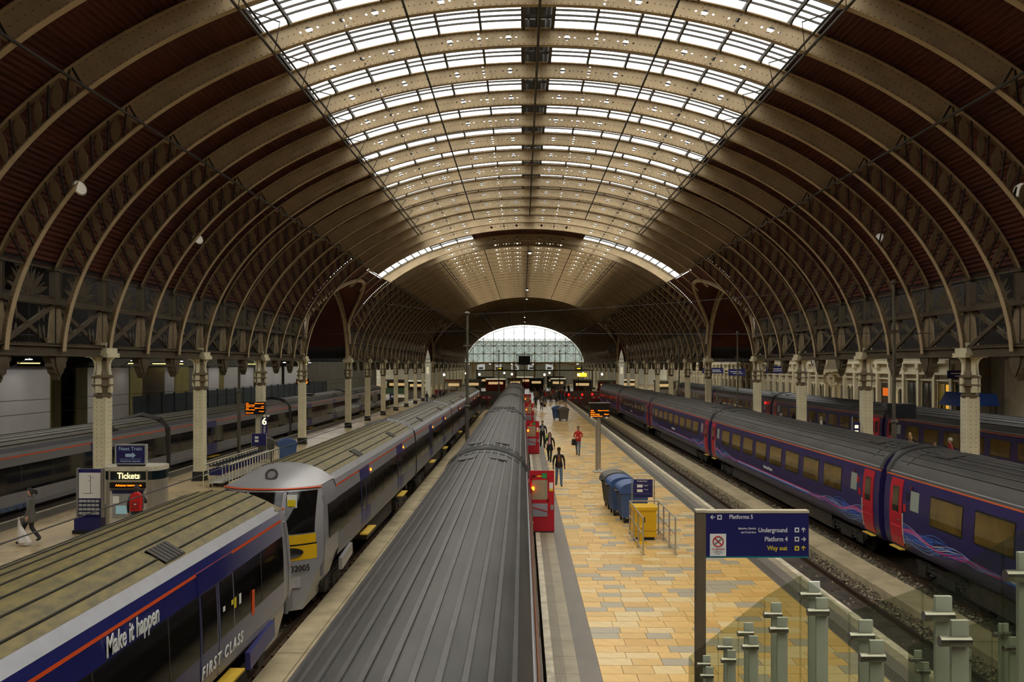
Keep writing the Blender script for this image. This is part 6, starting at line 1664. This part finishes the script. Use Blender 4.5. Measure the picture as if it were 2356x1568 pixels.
# people near enough to tell apart
person('man in dark leather jacket, brown shirt and blue jeans walking past the open red door', (1.63,37.5), .05, 1.74, 'dark', 'shaved', 'leather', 'jeans', 'leather', 'amble', 'shaved', extra=[('shirt','brown'),('jacket','leather')])
person('woman in black coat and pale scarf walking along the tiled platform', (1.53,46.9), -.25, 1.68, 'light', 'brown', 'black', 'black', 'black', 'carry', 'long', extra=[('skirt','black'),('scarf','pink'),('shirt','pink')])
person('man in dark suit and tie walking beside the second open red door', (1.30,54.6), .1, 1.82, 'light', 'dark', 'black', 'black', 'black', 'walk', 'short', extra=[('shirt','white'),('tie','navy'),('jacket','black')])
person('man in red sweater and jeans looking sideways on the tiled platform', (3.34,50.3), -.35, 1.76, 'light', 'dark', 'red', 'jeans', 'black', 'clasp', 'short', extra=[('jacket','red')])
person('dark-haired walker in grey jacket far along the tiled platform', (1.63,104), .0, 1.72, 'tan', 'dark', 'charcoal', 'charcoal', 'black', 'walk', 'long')
person('woman in dark coat with pale scarf beside the far grey-jacketed walker', (2.28,100), .1, 1.66, 'light', 'blond', 'black', 'charcoal', 'black', 'walk', 'long', extra=[('skirt','black'),('shirt','white')])
person('woman in grey coat and dark cap striding by the leaflet stand', (-14.9,25.4), -pi/2, 1.70, 'light', 'dark', 'grey', 'charcoal', 'black', 'walk', 'pony', extra=[('skirt','grey')])
person('man in quilted jacket using the ticket machine, seen from behind', (-11.84,25.75), pi+.25, 1.74, 'light', 'dark', 'charcoal', 'jeans', 'black', 'reach', 'short', extra=[('jacket','charcoal')])
bp = thing('backpack', 'red backpack worn by the man at the ticket machine', 'backpack', (-11.70, 25.50, 1.0))
MB().prism([(-.15,.0),(.15,.0),(.17,.25),(.13,.50),(.06,.55),(-.06,.55),(-.13,.50),(-.17,.25)], -.17, .0, 'y').build('pack', mat('pack_red', (204,24,28), .5, var=.06), bp)
bx(bp, 'pocket', mat('pack_dark_red', (150,20,24), .5), -.10,.10,-.20,-.17,.06,.28); bx(bp, 'badge', WHITE, -.02,.05,-.204,-.20,.2,.23)
for s in (-.17,.17): MB().tube([(s,-.02,.05),(s*1.05,.0,.3),(s*.8,.05,.5)], .025, 6).build('strap', CLO['grey'], bp)
def bag(label, loc, m, w=.26, h=.36, d=.12):
    t = thing('carrier_bag', label, 'bag', loc, 0); mb = MB()
    lo = [(-w/2,-d/2),(w/2,-d/2),(w/2,d/2),(-w/2,d/2)]
    mb.strip([(x*1.05,y*1.2,0) for x,y in lo], [(x*.9,y*.5,h) for x,y in lo], closed=True); mb.poly([(x*1.05,y*1.2,0) for x,y in lo]); mb.build('sack', m, t)
    for s in (-1,1): MB().tube([(-w*.25,s*d*.2,h),(-w*.1,s*.01,h+.14),(w*.1,s*.01,h+.14),(w*.25,s*d*.2,h)], .008, 5).build('handle', m, t)
    return t
PLAS = mat('white_plastic', (214,208,200), .35, var=.08, scale=12)
bag('lime green carrier bag in the suited man hand', (1.62,54.5,.50), CLO['lime'], .26,.34)
bag('black shoulder bag at the hip of the man in red', (3.10,50.3,.62), CLO['black'], .30,.36)
wbg = thing('carrier_bag', 'crumpled white carrier bag held low by the grey-coated woman', 'bag', (-15.08,25.12,0))
sk = MB(); rb_ = random.Random(2)
for i, (r, z) in enumerate(((.01,.02),(.15,.03),(.19,.12),(.15,.28),(.10,.45),(.05,.62),(.03,.78))):
    sk.v += [((r*(1+.28*rb_.uniform(-1,1)))*cos(2*pi*j/10) + .22*(1-z/.8)**1.5, (r*.7*(1+.25*rb_.uniform(-1,1)))*sin(2*pi*j/10), z) for j in range(10)]
    if i:
        for j in range(10): sk.f.append([(i-1)*10+j, (i-1)*10+(j+1)%10, i*10+(j+1)%10, i*10+j]); sk.m.append(0)
sk.build('sack', PLAS, wbg); MB().tube([(0,0,.76),(-.02,.02,.86),(0,.0,.76)], .012, 6).build('handle', PLAS, wbg)
bag('dark handbag beside the woman with pale scarf far away', (2.62,100,.45), CLO['black'], .3,.3)
right = [ (20.5,40.2,'coral','grey','hat','hunched man in coral jacket and white hat behind the dark blue train'), (19.3,39.2,'white','dark','short','dark-haired person in white top beside the coral jacket'), (20.6,44.6,'black','blond','short','light-haired person in black coat behind the nearest blue roof'),
 (20.0,43.3,'tan','blond','long','blond person in front of the black coat'), (18.9,42.8,'blue','blond','long','blond person in blue top near the three-spot sign'), (22.2,59.3,'tan','grey','short','tall grey-haired man in tan coat by the far blue train'), (20.3,57,'white','grey','short','grey-haired person in white jacket beside the tan coat'),
 (19.7,54.6,'navy','dark','long','dark-haired person in navy between the white jacket and tan coat'), (19.2,56,'black','dark','short','person in black beside the column near the white jacket'), (21.3,65.8,'black','brown','long','long-haired person in black by the facade-side train door'), (21.9,66.4,'charcoal','dark','short','person in charcoal behind the long-haired person'),
 (18.9,61.3,'charcoal','grey','hat','person in white hat among the waiting group'), (21.6,77.8,'grey','dark','short','grey-coated person far down the facade-side platform'), (21.0,75.5,'white','grey','hat','white-hatted person far down the facade-side platform'), (20.8,88,'charcoal','brown','short','backpacker walking away along the facade-side platform'), (19.5,77,'black','grey','hat','lone pale-hatted person above the dark blue roof') ]
rr = random.Random(4)
for (x,y,top,hair,style,lab) in right:
    x *= 1.045; y *= 1.045
    person(lab, (x,y), pi/2*rr.choice((-1,1,2)) + rr.uniform(-.4,.4), rr.uniform(1.64,1.78), rr.choice(('light','light','tan')), hair, top, rr.choice(('charcoal','jeans','navy')), 'black', rr.choice(('stand','walk','amble')), style, 'people on the facade-side platform')
# distant concourse crowd: six figures repeated
crowd = []
for i, (top, legs, hair, pose) in enumerate((('black','jeans','dark','walk'),('navy','charcoal','brown','stand'),('grey','navy','grey','amble'),('red','jeans','blond','walk'),('tan','charcoal','dark','stand'),('charcoal','black','brown','amble'))):
    crowd.append((person(f'distant walker in {top} top walking up the tiled platform', (3+i*.6, 126+i*2.3), rr.uniform(0,6), 1.72, 'light', hair, top, legs, 'black', pose, 'short', f'distant {top} figures walking up the tiled platform', face=False), top))
PLACE = []
while len(PLACE) < 46:
    i = len(PLACE)
    if i < 22: q = (rr.uniform(1.8,6.6), rr.uniform(122,137.5))
    elif i < 36: q = (rr.uniform(-12,14), rr.uniform(143.5,172))
    else: q = (rr.uniform(-14.5,-9.0), rr.uniform(95,138))
    if any(abs(q[0]-r[0]) < .8 and abs(q[1]-r[1]) < .9 for r in PLACE + [(3+k*.6, 126+k*2.3) for k in range(6)]): continue
    if any(abs(q[0]-x) < w/2+.6 and abs(q[1]-y) < 1.7 for x, y, w, c in stl): continue
    PLACE.append(q)
# grow every body at once
bpy.context.view_layer.update()
dgp = bpy.context.evaluated_depsgraph_get()
for o, t, segs, mats_ in PEND:
    me = bpy.data.meshes.new_from_object(o.evaluated_get(dgp)); me.materials.clear()
    for mm in mats_: me.materials.append(mm)
    idx = {'top':0,'skin':1,'legs':2,'shoes':3}; mi = []
    for p in me.polygons:
        c = p.center; best = None
        for a, b, ty, r in segs:
            ab = b-a; f = max(0, min(1, (c-a).dot(ab)/ab.length_squared)); d = (c-a-ab*f).length/r
            if best is None or d < best[0]: best = (d, ty)
        mi.append(idx[best[1]])
    me.polygons.foreach_set('material_index', mi); me.polygons.foreach_set('use_smooth', [True]*len(mi)); me.update()
    n = bpy.data.objects.new('body', me); COL.objects.link(n); n.parent = t
    bpy.data.objects.remove(o)
for i, (x, y) in enumerate(PLACE):
    c, top = crowd[i % 6]
    zone = 'walking up the tiled platform' if i < 22 else ('among the concourse stalls' if i < 36 else 'at the far end of the ticket platform')
    dup(c, (x, y, 0), rr.uniform(0, 6.28), f'distant walker in {top} top {zone}', f'distant {top} figures {zone}')
# ---------------------------------------------------------------- lettering to plain meshes
bpy.context.view_layer.update()
dg = bpy.context.evaluated_depsgraph_get()
shared = {}
for o in [o for o in bpy.data.objects if o.type == 'FONT']:
    if o.data.name not in shared:
        shared[o.data.name] = bpy.data.meshes.new_from_object(o.evaluated_get(dg))
    n = bpy.data.objects.new(o.name, shared[o.data.name]); nm = o.name.split('.')[0]
    COL.objects.link(n); n.parent = o.parent; n.location = o.location; n.rotation_euler = o.rotation_euler; n.scale = o.scale
    bpy.data.objects.remove(o); n.name = nm
